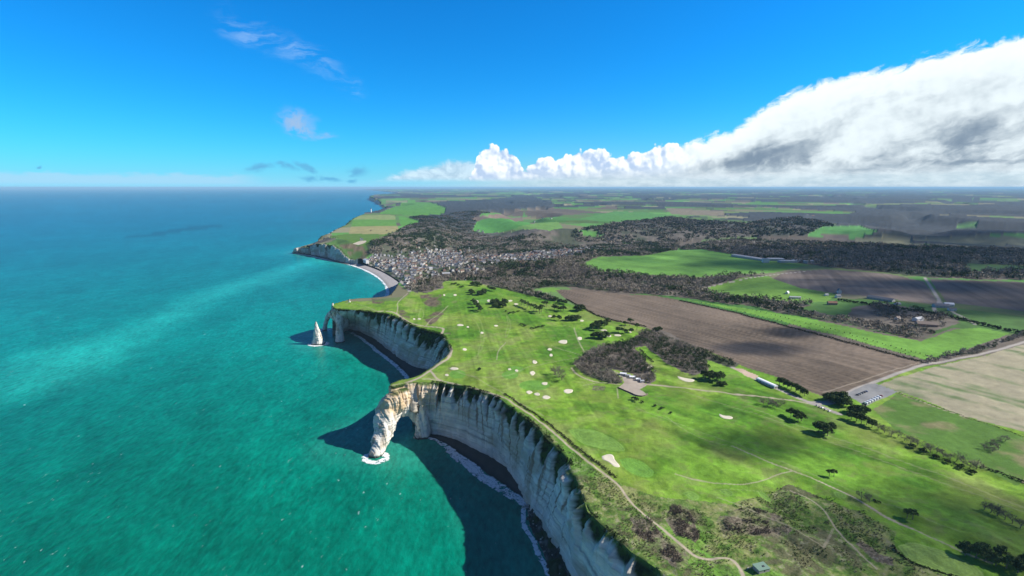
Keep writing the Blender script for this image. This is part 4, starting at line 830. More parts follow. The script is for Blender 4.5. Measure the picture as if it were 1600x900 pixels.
def surf(line, w0, w1, z=.14, step=3):
    L = smooth(flat(line, 0), 2); d = np.gradient(L, axis=0); nr = np.stack([-d[:, 1], d[:, 0]], 1); nr /= np.linalg.norm(nr, axis=1)[:, None]
    L2 = L + nr*(6*(fbm(L[:, 0]/18, L[:, 1]/18, 2, 7)-.5))[:, None]
    strip('surf', L2-nr*w0, L2+nr*w1, step, 8, fz(z), fc, M_foam, kind='stuff')
surf([(664, 680), (676, 685), (690, 694), (706, 706), (722, 716), (738, 730), (755, 742), (775, 755), (800, 772), (828, 792)], 8, 10)
surf([(700, 704), (725, 722), (750, 745), (780, 764), (815, 788), (830, 798)], 5, 8, .34)
surf([(545, 518), (558, 525), (570, 533), (585, 545), (600, 557), (612, 566), (624, 577), (634, 588), (641, 598)], 8, 9)
surf([(609, 462), (611, 455), (608, 446), (600, 438), (588, 430), (575, 424), (560, 418.5), (545, 413.5), (530, 410)], 22, 12)
surf([(600, 466), (606, 460), (606, 450), (598, 438), (585, 429), (568, 421.5)], 16, 14, .3)
surf([(530, 410), (515, 407), (500, 403.5), (485, 399.5), (468, 397), (455, 395.5)], 10, 10)
surf([(580, 467), (592, 465), (602, 464), (606, 462)], 10, 12, .3)
surf([(500, 373), (512, 367), (522, 361), (530, 357)], 8, 14, .2, 8)
surf([(690, 703), (706, 716), (730, 736), (760, 758), (800, 786)], 3, 14, .2)
surf([(858, 905), (850, 880), (835, 850), (823, 826), (820, 800), (824, 786)], 4, 6)
def ring(cx, cy, r0, r1, ky=1.0, a0=0, a1=360, z=.15):
    th = np.radians(np.linspace(a0, a1, 40)); ct = np.cos(th); st = np.sin(th)*ky
    A_ = np.stack([cx+ct*r0, cy+st*r0], 1); B_ = np.stack([cx+ct*r1, cy+st*r1], 1); strip('surf', A_, B_, 2, 8, fz(z), fc, M_foam, kind='stuff')
ring(ax, ay-2, 8, 30, .8, 150, 420); ring(ax-4, ay-6, 10, 22, .7, 170, 360, .3)
fx, fy, _ = Pz(587, 715, 0); ring(fx, fy, 5, 24, .8); ring(fx+2, fy-4, 8, 20, .8, 180, 400, .3)
fx, fy, _ = Pz(508, 516, 0); ring(fx, fy, 4, 16, .8)
fx, fy, _ = Pz(628, 682, 0); ring(fx, fy, 1, 8, .8)

# fallen blocks along the foot of the cliffs
def rubble(line, w_, n_, seed, smin, smax):
    L, _ = resample(smooth(line, 2), 1.0); g = np.random.default_rng(seed); i = g.integers(0, len(L), n_); i = i[fbm(i/14.0, i*0.0, 2, seed) > .44]; n_ = len(i)
    p = L[i]+g.normal(size=(n_, 2))*w_; s_ = smin+(smax-smin)*g.random(n_)**3; a = (1+5**.5)/2
    I0 = np.array([(-1, a, 0), (1, a, 0), (-1, -a, 0), (1, -a, 0), (0, -1, a), (0, 1, a), (0, -1, -a), (0, 1, -a), (a, 0, -1), (a, 0, 1), (-a, 0, -1), (-a, 0, 1)])/1.9
    F0 = np.array([(0, 11, 5), (0, 5, 1), (0, 1, 7), (0, 7, 10), (0, 10, 11), (1, 5, 9), (5, 11, 4), (11, 10, 2), (10, 7, 6), (7, 1, 8), (3, 9, 4), (3, 4, 2), (3, 2, 6), (3, 6, 8), (3, 8, 9), (4, 9, 5), (2, 4, 11), (6, 2, 10), (8, 6, 7), (9, 8, 1)])
    V = I0[None]*(g.uniform(.55, 1.2, (n_, 12, 1))*g.uniform(.6, 1.2, (n_, 1, 3)))*s_[:, None, None]; V[:, :, :2] += p[:, None]; V[:, :, 2] += 1.2
    F = (F0[None]+12*np.arange(n_)[:, None, None]).reshape(-1, 3); dk = g.random(n_) < .45; cl = np.where(dk[:, None], C(.11, .105, .08), C(.46, .44, .40))*(.6+.5*g.random(n_))[:, None]
    tag(mesh('rubble', V.reshape(-1, 3), F, M_cliff, attrs={'col': np.repeat(cl, 12, 0)}, smooth_=False), kind='stuff')
rubble(beach_in, 2.2, 900, 3, .5, 3.2); rubble(b2i, 2.5, 800, 4, .6, 3.2); rubble(b5i, 4, 1200, 5, .5, 3.4); rubble((b5i+b5o)/2, 5, 900, 6, .4, 2.6)
# =================================================================== vegetation
print('vegetation')
M_crown = mat_plain('pine_foliage', (.072, .108, .034), .9, .5, 1.1, .15, obj_rand=.25)
M_shrub = mat_plain('shrub_foliage', (.050, .076, .022), .9, .45, 1.3, .15, obj_rand=.25)
M_bark = mat_plain('bark', (.20, .165, .13), .95, .3, 2, .1)
M_twig = mat_plain('twigs', (.19, .165, .135), .95, .35, 1.5, .05, obj_rand=.2)
M_sap = mat_plain('young_twigs', (.30, .33, .16), .95, .2, 1.5, .05)
M_ivy = mat_plain('ivy', (.050, .065, .022), .95, .35, 1.5, .05, obj_rand=.2)
M_veg = mat_attr('thicket', fine=((.8, .3),))
def tris_at(c, size, seed, elong=1.0, vertical=0.0):
    """one random triangle at every centre"""
    g = np.random.default_rng(seed); n = len(c); a = g.normal(size=(n, 3)); a[:, 2] = a[:, 2]*(1-vertical)+np.sign(a[:, 2])*vertical*1.5
    a /= np.linalg.norm(a, axis=1)[:, None]; b = g.normal(size=(n, 3)); b -= a*(a*b).sum(1)[:, None]; b /= np.linalg.norm(b, axis=1)[:, None]
    s = (np.asarray(size)*(0.6+.8*g.random(n)))[:, None]
    return np.stack([c+a*s*elong, c-a*s*.5*elong+b*s*.8/elong**.5, c-a*s*.5*elong-b*s*.8/elong**.5], 1).reshape(-1, 3)
def fmesh(name, V, mats, parent=None, cl=None):
    F_ = np.arange(len(V)).reshape(-1, 3); return mesh(name, V, F_, mats, parent, attrs=None if cl is None else {'col': cl}, smooth_=False)
def taper(p0, p1, r0, r1, k=6):
    p0, p1 = np.array(p0, float), np.array(p1, float); d = p1-p0; d /= np.linalg.norm(d)+1e-9; a = np.cross(d, [.3, .9, .1]); a /= np.linalg.norm(a); b = np.cross(d, a)
    th = np.linspace(0, 2*np.pi, k, endpoint=False); o = np.cos(th)[:, None]*a+np.sin(th)[:, None]*b
    V = []; A_, B_ = p0+o*r0, p1+o*r1
    for i in range(k):
        j = (i+1) % k; V += [A_[i], A_[j], B_[j], A_[i], B_[j], B_[i]]
    return V
def make_pine(seed, spread=4.6, hgt=10.5, low=.45, nl=15, leaves=46, mat=None, tilt=0.0):
    g = np.random.default_rng(seed); V = taper((0, 0, -.6), (tilt*hgt*.4, 0, hgt*low), .38, .26, 7)+taper((tilt*hgt*.4, 0, hgt*low), (tilt*hgt*.8, 0, hgt*.88), .26, .08, 6); L = []
    for i in range(nl):
        a = g.random()*6.283; q = math.sqrt(g.random())*spread*.82; z = hgt*(low+.14+(1-low-.2)*(1-(q/spread)**2)*g.uniform(.35, 1)); c = np.array([math.cos(a)*q+tilt*z, math.sin(a)*q, z])
        V += taper((tilt*z*.7, 0, z*.62), c, .12, .04, 4); rr_ = spread*g.uniform(.26, .42)
        d = g.normal(size=(leaves, 3)); d /= np.linalg.norm(d, axis=1)[:, None]; d[:, 2] *= .62; L.append(c+d*rr_*(g.random(leaves)**.35)[:, None])
    L = np.concatenate(L); return np.array(V), tris_at(L, spread*.105, seed+50)
def make_bare(seed, hgt=9.0, spread=3.6, tilt=0.12):
    g = np.random.default_rng(seed); V = []; tw = []
    def grow(p, d, ln, r, lv):
        q = p+d*ln; (V if lv < 3 else tw).extend(taper(p, q, r, r*.6, 6 if lv < 2 else 3) if lv < 3 else [])
        if lv >= 3:
            for _ in range(5):
                e = d+g.normal(size=3)*.55; e[2] += .25; e /= np.linalg.norm(e); s_ = q if _ else p; w_ = np.cross(e, g.normal(size=3)); w_ /= np.linalg.norm(w_); tw.extend([s_+w_*.07, s_-w_*.07, s_+e*ln*1.15])
            return
        for _ in range(4 if lv else 6):
            e = d+g.normal(size=3)*(.75 if lv else .9); e[2] = abs(e[2])*.6+.25; e /= np.linalg.norm(e); grow(p+d*ln*g.uniform(.45, 1), e, ln*g.uniform(.62, .85), r*.5, lv+1)
    grow(np.array([0, 0, -.5]), np.array([tilt, 0, 1.0]), hgt*.42, .30, 0); return np.array(V), np.array(tw)
def make_shrub(seed, r=1.6, n=160):
    g = np.random.default_rng(seed); c = []
    for i in range(6):
        o = np.array([g.normal()*r*.45, g.normal()*r*.45, r*.45]); d = g.normal(size=(n//6, 3)); d /= np.linalg.norm(d, axis=1)[:, None]; d[:, 2] = np.abs(d[:, 2])*.8; c.append(o+d*r*.55)
    return taper((0, 0, -.4), (0, 0, r*.5), .12, .08, 5), tris_at(np.concatenate(c), .32, seed)
PROTO = {}
def proto(kind, i):
    k = (kind, i)
    if k in PROTO: return PROTO[k]
    if kind == 'pine': T_, Cw = make_pine(i*7+1, 4.8, 10.0, .26, 22, 64, tilt=.05*i-.1); ms = (M_bark, M_crown); nm = 'pine_tree'
    elif kind == 'dome': T_, Cw = make_pine(i*7+3, 6.2, 8.6, .12, 26, 62); ms = (M_bark, M_crown); nm = 'evergreen_tree'
    elif kind == 'umbrella': T_, Cw = make_pine(i*7+5, 4.4, 11.0, .46, 15, 60, tilt=-.10+.06*i); ms = (M_bark, M_crown); nm = 'pine_tree'
    elif kind == 'bare': T_, Cw = make_bare(i*7+11); ms = (M_bark, M_twig); nm = 'bare_tree'
    elif kind == 'sapling': T_, Cw = make_bare(i*7+15, 5.5, 1.2, 0.02); Cw = Cw*np.array([.5, .5, 1.1]); T_ = T_*np.array([.6, .6, 1.1]); ms = (M_sap, M_sap); nm = 'sapling'
    else: T_, Cw = make_shrub(i*5+2); ms = (M_bark, M_shrub); nm = 'shrub'
    F_ = lambda V: mesh(nm, V, np.arange(len(V)).reshape(-1, 3), None, smooth_=False)
    a = F_(np.array(T_)); b = F_(np.array(Cw)); a.data.materials.append(ms[0]); b.data.materials.append(ms[1]); ma, mb = a.data, b.data
    bpy.data.objects.remove(a); bpy.data.objects.remove(b); PROTO[k] = (nm, ma, mb); return PROTO[k]
def plant(x, y, kind, sc, label, group=None, i=None, z=None, cat=None):
    nm, ma, mb = proto(kind, i if i is not None else random.randrange(4)); z = float(H(np.array([x]), np.array([y]))[0]) if z is None else z
    e = empty(nm, (x, y, z-.1), random.random()*6.28 if kind != 'umbrella' else random.uniform(-.4, .4), sc)
    for pn, md in (('trunk', ma), ('crown', mb)):
        o = bpy.data.objects.new(pn, md); col_root.objects.link(o); o.parent = e
    tag(e, label, cat or {'bare_tree': 'bare tree', 'shrub': 'shrub', 'sapling': 'young tree'}.get(nm, 'pine tree' if nm == 'pine_tree' else 'tree'), group); return e
ORD = ['first', 'second', 'third', 'fourth', 'fifth', 'sixth', 'seventh', 'eighth', 'ninth', 'tenth', 'eleventh', 'twelfth', 'thirteenth', 'fourteenth', 'fifteenth', 'sixteenth', 'seventeenth', 'eighteenth', 'nineteenth', 'twentieth']
def cluster(pts, kind, sc, what, where, group=None):
    W = U(pts); o = sorted(range(len(pts)), key=lambda k: pts[k][0])
    for r_, k in enumerate(o):
        lab = f'{what} {where}' if len(pts) == 1 else f'{what}, {ORD[r_]} from left {where}'
        s_ = sc*random.uniform(1.08, 1.38)*(1.22 if W[k, 1] > 850 and kind != 'shrub' else 1.0); kd = kind if isinstance(kind, str) else kind[k % len(kind)]
        plant(W[k, 0], W[k, 1], kd, s_, lab, group or f'{what}s {where}' if len(pts) > 1 else None)
cluster([(706, 445), (711, 444), (717, 446), (722, 449)], 'shrub', 3.0, 'dark shrub', 'on the knoll below the clubhouse')
cluster([(739, 446), (744, 445), (749, 447)], 'dome', .9, 'dark evergreen', 'of the trio on the hilltop fairway')
cluster([(736, 457), (738, 460)], 'dome', .8, 'small dark evergreen', 'of the pair behind the upper green')
cluster([(748, 461), (754, 460), (757, 458)], 'dome', 1.0, 'dark evergreen', 'of the clump right of the upper green')
cluster([(763, 453), (768, 454), (772, 455)], 'pine', .85, 'dark pine', 'of the row above the twin bunkers')
cluster([(739, 474), (742, 476), (747, 485), (751, 487), (744, 480)], 'pine', .95, 'dark pine', 'of the clump on the western fairway')
cluster([(770, 475), (775, 474), (780, 478), (786, 480), (774, 480), (788, 475)], 'dome', 1.0, 'dark round tree', 'of the large clump at the centre of the links')
cluster([(815, 477), (819, 479), (824, 481), (829, 483), (834, 486), (838, 488), (843, 490), (846, 487)], 'umbrella', 1.0, 'tall dark pine', 'of the slanting row across the links')
cluster([(849, 479), (854, 480)], 'umbrella', .95, 'dark pine', 'of the pair right of the pine row')
cluster([(866, 484), (870, 485), (876, 487), (880, 486)], 'pine', .95, 'dark pine', 'of the short row below the ploughed field corner')
cluster([(903, 486), (908, 485)], 'dome', 1.15, 'big dome shaped evergreen', 'at the edge of the ploughed field')
cluster([(866, 500), (873, 501)], 'pine', .9, 'dark pine', 'left of the low spreading evergreen')
cluster([(888, 501), (895, 501), (902, 500)], 'dome', 1.05, 'spreading evergreen', 'beside the pale bunker near the field')
cluster([(814, 454), (820, 456), (826, 457), (832, 460), (838, 461), (845, 463), (851, 464), (857, 467), (863, 469), (869, 470), (875, 473), (881, 475)], 'dome', .85, 'dark evergreen', 'of the belt along the far side of the links')
cluster([(926, 515), (932, 512), (938, 511), (944, 512), (949, 508), (936, 516)], 'pine', 1.0, 'dark pine', 'of the grove above the pale path bend')
cluster([(929, 528), (935, 527), (941, 529), (946, 527)], 'dome', .95, 'round dark evergreen', 'of the clump between two bunkers')
cluster([(976, 512), (984, 509)], 'umbrella', 1.0, 'umbrella pine', 'at the field corner, taller than its neighbours')
cluster([(995, 516)], 'umbrella', .95, 'lone umbrella pine on the edge of the ploughed field', 'above the bright green')
cluster([(966, 519), (972, 520), (978, 521), (986, 520)], 'pine', .7, 'small pine', 'of the row beside three small bunkers')
cluster([(1024, 518), (1030, 517)], 'dome', .75, 'dark evergreen', 'at the top end of the bare thicket')
cluster([(868, 585), (873, 590), (877, 594)], 'bare', 1.35, 'tall bare tree', 'of the group standing alone in the fairway')
cluster([(749, 578)], 'dome', .42, 'small lone dark tree', 'on the fairway near the cliff path')
cluster([(816, 508), (820, 510)], 'shrub', 2.2, 'low dark bush', 'of the pair on the middle fairway')
cluster([(832, 514), (837, 513), (842, 512), (848, 511)], 'shrub', 1.8, 'low dark bush', 'of the line across the middle fairway')
cluster([(790, 487), (796, 490), (803, 489), (810, 487)], 'shrub', 1.9, 'brown low bush', 'of the strip under the large clump')
cluster([(990, 626)], 'shrub', 2.6, 'round dark bush', 'below the walled yard')
cluster([(1002, 629), (1023, 635), (1034, 639), (1048, 646)], 'shrub', 1.3, 'small dark bush', 'of the scattered line below the yard')
cluster([(1102, 592), (1108, 595), (1114, 593), (1120, 596), (1126, 594), (1111, 590)], 'pine', 1.1, 'dark pine', 'of the clump at the end of the thicket')
cluster([(1124, 602), (1131, 603)], 'dome', .6, 'small dark evergreen', 'in front of the pine clump')
cluster([(1218, 601), (1224, 603), (1230, 606), (1236, 609), (1243, 612), (1250, 616), (1257, 619)], 'pine', 1.05, 'dark pine', 'of the row behind the long white shed')
cluster([(1193, 632), (1200, 634), (1207, 636), (1214, 637), (1220, 634)], 'bare', .95, 'bare pale tree', 'of the copse below the road bend')
cluster([(1236, 652), (1244, 655), (1252, 658), (1247, 660)], 'pine', 1.15, 'dark pine', 'of the upper clump on the right fairway')
cluster([(1279, 675), (1286, 678), (1293, 681), (1299, 677)], 'pine', 1.1, 'dark pine', 'of the lower clump on the right fairway')
cluster([(1294, 626), (1302, 629), (1310, 632), (1318, 634), (1306, 624), (1316, 626)], 'dome', 1.1, 'big dark evergreen', 'of the mass left of the car park')
cluster([(1333, 644), (1341, 647), (1349, 645)], 'dome', 1.0, 'dark evergreen', 'just below the car park')
cluster([(1330, 656), (1338, 658), (1346, 662), (1354, 664), (1362, 668)], 'pine', 1.05, 'dark pine', 'of the belt between car park and fairway')
hp = [(1372 + k*10.2, 671 + k*4.15 + (k % 3)*1.5) for k in range(16)]
cluster(hp, 'bare', .9, 'bare hedge tree', 'of the row dividing fairway and pasture')
cluster([(1427+k*9, 700+k*4.0) for k in range(0, 12, 2)], 'shrub', 2.1, 'dark bush', 'under the row of bare hedge trees')
cluster([(1296, 744), (1303, 745)], 'umbrella', .62, 'small leaning pine', 'of the pair above the white track')
cluster([(1346, 780), (1359, 785)], 'bare', .9, 'leaning bare tree', 'of the pair beside the white track')
cluster([(1366, 783), (1371, 785)], 'shrub', .9, 'tiny bush', 'right of the leaning bare trees')
cluster([(1417, 810), (1426, 812)], 'umbrella', .74, 'windswept spreading pine', 'of the two below the white track end')
cluster([(1538, 796), (1548, 801), (1558, 806), (1570, 812), (1582, 818), (1594, 825)], 'bare', 1.0, 'bare tree', 'of the row at the right edge of the fairway')
cluster([(1508, 868), (1524, 872), (1540, 876), (1556, 884), (1572, 888), (1590, 895), (1534, 866), (1564, 872), (1602, 884)], 'pine', .95, 'dark windswept pine', 'of the grove in the bottom right corner')
cluster([(1538, 703), (1546, 698), (1554, 694), (1562, 692), (1570, 690), (1550, 706), (1560, 703)], 'bare', .72, 'pale bare tree', 'of the grey copse in the pasture')
cluster([(604, 362), (579, 362)], 'bare', 1.1, 'bare tree', 'at the ends of the field copse beyond town')
# young trees lined out along the bright green strip
sap = []
for off, n_ in ((0, 64), (5, 50)):
    L = np.array([(1068, 468-off*.3), (1100, 475), (1150, 486), (1200, 498), (1300, 523), (1380, 546), (1438, 562)]) + np.array([off*1.6, -off]); c_, _ = resample(L, 1); c_ = c_[np.linspace(0, len(c_)-1, n_).astype(int)]
    sap += [tuple(p) for p in c_]
SW = U(sap)
for k, p in enumerate(SW): plant(p[0]+random.gauss(0, 1.6), p[1]+random.gauss(0, 1.6), 'sapling', .55+.35*random.random(), 'thin pale young tree in the lines beside the long ploughed field', 'young trees lined out along the green strip')
# ------------------------------------------------------------------ woods: closed masses of bare and evergreen crowns
def crowns(pts, K, rad, hgt, cols, seed, size, vert=.5, el=1.6):
    g = np.random.default_rng(seed); n = len(pts); z = H(pts[:, 0], pts[:, 1]); sc = np.exp(g.normal(0, .24, n)).clip(.5, 1.7)
    d = g.normal(size=(n, K, 3)); d /= np.linalg.norm(d, axis=2)[..., None]; d *= (g.random((n, K))**.4)[..., None]; d[..., 2] = d[..., 2]*.5
    c = np.stack([pts[:, 0], pts[:, 1], z+hgt*sc*.58], 1)[:, None, :] + d*np.stack([rad*sc, rad*sc, hgt*sc*.85], 1)[:, None, :]
    c = c.reshape(-1, 3); V = tris_at(c, size, seed, el, vert); cl = np.repeat(cols, K*3, axis=0)*(.75+.5*np.repeat(g.random(n*K), 3))[:, None]
    return V, cl
def scatter(P_, sp, seed, jit=.9):
    g = np.random.default_rng(seed); x0, y0 = P_.min(0); x1, y1 = P_.max(0); X_, Y_ = np.meshgrid(np.arange(x0, x1, sp), np.arange(y0, y1, sp)); X_ = X_.ravel(); Y_ = Y_.ravel()
    X_ = X_+g.uniform(-.5, .5, len(X_))*sp*jit; Y_ = Y_+g.uniform(-.5, .5, len(Y_))*sp*jit; m_ = pip(X_+14*(fbm(X_/30, Y_/30, 2, 601)-.5), Y_+14*(fbm(X_/30, Y_/30, 2, 602)-.5), P_); return np.stack([X_[m_], Y_[m_]], 1)
def wood_cols(p, seed, ever=.10):
    g = np.random.default_rng(seed); n = len(p); t = fbm(p[:, 0]/60, p[:, 1]/60, 3, 611); r_ = g.random(n)
    c = C(.165, .142, .112) + (C(.32, .28, .225)-C(.165, .142, .112))*np.clip(t*1.2-.1+.5*(r_-.5), 0, 1)[:, None]
    e = (fbm(p[:, 0]/110, p[:, 1]/110, 3, 612)+.25*(g.random(n)-.5)) > (.66-ever); c[e] = C(.040, .062, .024)*(.8+.5*g.random(e.sum()))[:, None]
    i_ = (g.random(n) < .12) & ~e; c[i_] = C(.090, .100, .045); return c
for nm, sp, K, rad, hg, sz, ev, on in (('W_GOLF', 4.6, 80, 3.0, 6.5, .50, .0, 'thicket'), ('W_HEDGE', 5.4, 70, 3.1, 6.5, .52, .03, 'thicket'), ('W_SLOPE', 8.5, 50, 5.0, 9, 1.0, .04, 'woodland'), ('W_BAND', 9.8, 44, 5.6, 12, 1.3, .06, 'woodland'),
                               ('W_VALLEY', 15, 28, 8.5, 15, 2.4, .04, 'woodland'), ('W_TOWN', 14, 24, 8.5, 13, 2.6, .17, 'woodland'), ('W_MIX', 12, 26, 7, 11, 2.1, .16, 'woodland'), ('W_FARM', 9, 34, 4.8, 8, 1.25, .03, 'woodland'), ('W_FARM2', 9, 34, 4.8, 8, 1.3, .03, 'woodland'),
                               ('W_ROADH', 6.0, 36, 3.6, 6.5, 1.0, .0, 'hedgerow'), ('W_FAR1', 24, 16, 13, 17, 5, .05, 'woodland'), ('W_ISLE', 15, 24, 8, 9, 2.5, .1, 'woodland')):
    P_ = UU(nm); p = scatter(P_, sp, 5)
    p = p[fbm(p[:, 0]/(sp*3), p[:, 1]/(sp*3), 2, 615) > .36]
    for q in ('F_TOPG', 'F_MIDG', 'F_FARPL', 'F_PLOUGH', 'F_STRIP', 'QUARRY'): p = p[~pip(p[:, 0], p[:, 1], UU(q))]
    for A_, _c in AMW: p = p[~pip(p[:, 0], p[:, 1], A_)]
    if nm == 'W_TOWN': p = p[fbm(p[:, 0]/70, p[:, 1]/70, 3, 613) > .36]
    p = p[~pip(p[:, 0], p[:, 1], UU('TOWN')) | (rng.random(len(p)) < .34)]
    if nm == 'W_FARM': p = p[fbm(p[:, 0]/40, p[:, 1]/40, 3, 614) > .42]
    wc_ = wood_cols(p, 9, ev); wc_ = wc_*(1-.45*ss(np.hypot(p[:, 0], p[:, 1]), 2400, 4000))[:, None]  # far crowns darkened too, carrying the painted cloud shade
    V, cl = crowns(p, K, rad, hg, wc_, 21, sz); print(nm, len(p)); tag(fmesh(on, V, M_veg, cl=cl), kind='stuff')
def band(line, w_, sp, hgt, colr, seed, name, label, K=10, size=.5):
    L, _ = resample(smooth(U(line), 2), sp); g = np.random.default_rng(seed); p = np.repeat(L, 2, 0)+g.normal(size=(len(L)*2, 2))*w_*.4
    V, cl = crowns(p, K, w_*.5, hgt, np.tile(colr, (len(p), 1)), seed, size, .1, 1.0); o = fmesh(name, V, M_veg, cl=cl); tag(o, label, 'hedge'); return o
band([(788, 616), (820, 637), (850, 657), (880, 681), (912, 708), (940, 729), (962, 747)], 2.0, 1.2, 1.5, C(.038, .038, .022), 31, 'hedge', 'low dark hedge running beside the cliff path', 12, .45)
band([(1062, 470), (1100, 478), (1150, 489), (1200, 502), (1300, 528), (1380, 551), (1440, 566)], 2.4, 2, 2.2, C(.040, .050, .025), 32, 'hedge', 'long thin dark hedge between ploughed field and young trees', 12, .8)
band([(885, 468), (915, 484), (950, 500), (985, 506), (1010, 511)], 2.6, 2, 2.4, C(.030, .045, .015), 33, 'hedge', 'dark hedge closing the links off from the ploughed field', 14, .7)
band([(1404, 614), (1480, 642), (1560, 668), (1600, 683), (1640, 700)], 1.2, 2, .8, C(.14, .13, .08), 34, 'hedge', 'sparse low hedge between pale field and pasture', 6, .4)
band([(1535, 731), (1570, 742), (1610, 757), (1660, 775)], 2.2, 1.5, 1.8, C(.05, .048, .03), 35, 'hedge', 'dark hedge continuing the row of bare hedge trees to the right edge', 12, .55)
band([(1395, 852), (1400, 862), (1418, 876), (1440, 886), (1475, 896), (1510, 906)], 1.3, .8, 1.0, C(.03, .035, .015), 36, 'hedge', 'short dark hedge curving under the pale green in the corner', 12, .35)
band([(1078, 488), (1200, 463), (1140, 461), (1120, 462)][2:], 3, 3, 4, C(.08, .075, .06), 37, 'hedge', 'thin hedge at the field lane bend', 12, 1.0)
band([(1310, 470), (1400, 482), (1480, 494), (1560, 515), (1600, 522)], 5, 4, 5, C(.035, .045, .025), 38, 'hedge', 'dark hedge behind the farm group', 14, 1.6)
band([(1000, 546), (1020, 566), (1030, 580)][:2], 2, 2, 2, C(.04, .04, .03), 39, 'hedge', 'dark hedge edge of the thicket beside the narrow fairway', 10, .6)
# bushy heath tufts on the rough near the cliff
P_ = UU('ROUGH'); p = scatter(P_, 2.1, 41); r_ = np.hypot(p[:, 0], p[:, 1]); k_ = pip(p[:, 0]-5, p[:, 1], LAND) & (r_ < 620) & (np.abs(p[:, 0]) < r_*1.05)
dpath, _ = pld(p[:, 0], p[:, 1], UU_P2, 40); dens = fbm(p[:, 0]/16, p[:, 1]/16, 3, 621)
for L, wd_, al in PATHW:
    d, _ = pld(p[:, 0], p[:, 1], L, 12); k_ &= d > wd_+.7
k_ &= (dens > .50) & (rng.random(len(p)) < .8); p = p[k_]
for P2 in [b[0] for b in BIGW]: p = p[~pip(p[:, 0], p[:, 1], P2)]
t = fbm(p[:, 0]/11, p[:, 1]/11, 3, 622); cl = C(.052, .090, .018)+(C(.150, .140, .075)-C(.052, .090, .018))*ss(t, .42, .6)[:, None]
V, cc = crowns(p, 12, .85, .9, cl, 43, .34, .1, 1.0); print('tufts', len(p)); tag(fmesh('heath_scrub', V, M_veg, cl=cc), kind='stuff')
for P2 in PURPLEW[:3]:
    p = scatter(P2, 1.3, 44); p = p[fbm(p[:, 0]/7, p[:, 1]/7, 3, 624) > (.46 if P2 is PURPLEW[0] else .60)]; V, cc = crowns(p, 16, .8, 1.5, C(.125, .100, .080)*(.6+.9*fbm(p[:, 0]/3, p[:, 1]/3, 3, 623))[:, None], 45, .34, .5, 1.3); tag(fmesh('bramble_patch', V, M_veg, cl=cc), kind='stuff')
# dark scrub hanging over the rim of the near cliffs
def rim_scrub(rows, seed, sp=1.5, thr=.50, deep=7):
    L, s = resample(smooth(rows[:, :2], 2), sp); d = np.gradient(L, axis=0); nr = np.stack([-d[:, 1], d[:, 0]], 1); nr /= np.linalg.norm(nr, axis=1)[:, None]; g = np.random.default_rng(seed)
    den = fbm(s/13, s*0+seed, 3, 631); pts = []; zz = []
    for i in range(len(L)):
        if den[i] < thr: continue
        for k in range(int(6+30*(den[i]-thr)*5)): u = g.random(); pts.append(L[i]+nr[i]*(-2.5+3.2*u)+g.normal(size=2)*.8); zz.append(-u*deep*(den[i]-thr)*7)
    p = np.array(pts); n = len(p); z = H(p[:, 0], p[:, 1]).clip(60)+np.array(zz).clip(-2.5, 0); K = 8; dd = g.normal(size=(n, K, 3))*.8
    c = (np.stack([p[:, 0], p[:, 1], z], 1)[:, None]+dd).reshape(-1, 3); V = tris_at(c, .7, seed); cl = np.repeat(C(.020, .032, .010)*(.7+.8*g.random(n*K))[:, None], 3, 0)
    tag(fmesh('cliff_scrub', V, M_veg, cl=cl), kind='stuff')
rim_scrub(near_rows[3:17], 51, thr=.50); rim_scrub(coast[K_ == 3], 52, 1.6, .42, 9)
# =================================================================== bunkers
print('things')
M_sand = mat_plain('bunker_sand', tuple(SAND), .95, .12, .8, .1)
def bunker(pts, label, grp=None):
    W = smooth(np.vstack([U(pts), U(pts[:1])]), 2)[:-1]; c = W.mean(0); n = len(W); rings = [0.0, .35, .7, .92, 1.06]; V = [];
    for q in rings[1:]: V.append(c+(W-c)*q)
    V = np.vstack([c[None]]+V); z = H(V[:, 0], V[:, 1])+.45; z[0] -= .25; z[1:1+n] -= .22; z[1+n:1+2*n] -= .12; z[-n:] -= .5
    F = [(0, 1+i, 1+(i+1) % n) for i in range(n)]
    for k in range(len(rings)-2):
        a = 1+k*n; b = a+n
        for i in range(n): j = (i+1) % n; F += [(a+i, b+i, b+j), (a+i, b+j, a+j)]
    o = mesh('sand_bunker', np.column_stack([V, z]), np.array(F), M_sand); return tag(o, label, 'bunker', grp)
def eb(x, y, rx, ry, label, wob=.18):
    g = np.random.default_rng(int(x*7+y)); bunker([(x+.92*rx*math.cos(a)*(1+wob*g.normal()*.7), y+.9*ry*math.sin(a)*(1+wob*g.normal()*.7)) for a in np.linspace(0, 6.283, 11)[:-1]], label, 'sand bunkers on the golf links')
bunker([(941, 713), (952, 709), (959, 712), (960, 719), (969, 728), (966, 730), (958, 728), (950, 721), (941, 718)], 'largest white sand bunker, boot shaped, by the cliff path', 'sand bunkers on the golf links')
bunker([(1059, 588), (1066, 590), (1076, 592), (1085, 593), (1084, 596), (1075, 597), (1068, 595), (1061, 592)], 'long thin bunker below the bare thicket', 'sand bunkers on the golf links')
bunker([(1124, 647), (1132, 650), (1141, 650), (1146, 653), (1140, 655), (1131, 654), (1125, 651)], 'sickle shaped bunker alone on the wide right fairway', 'sand bunkers on the golf links')
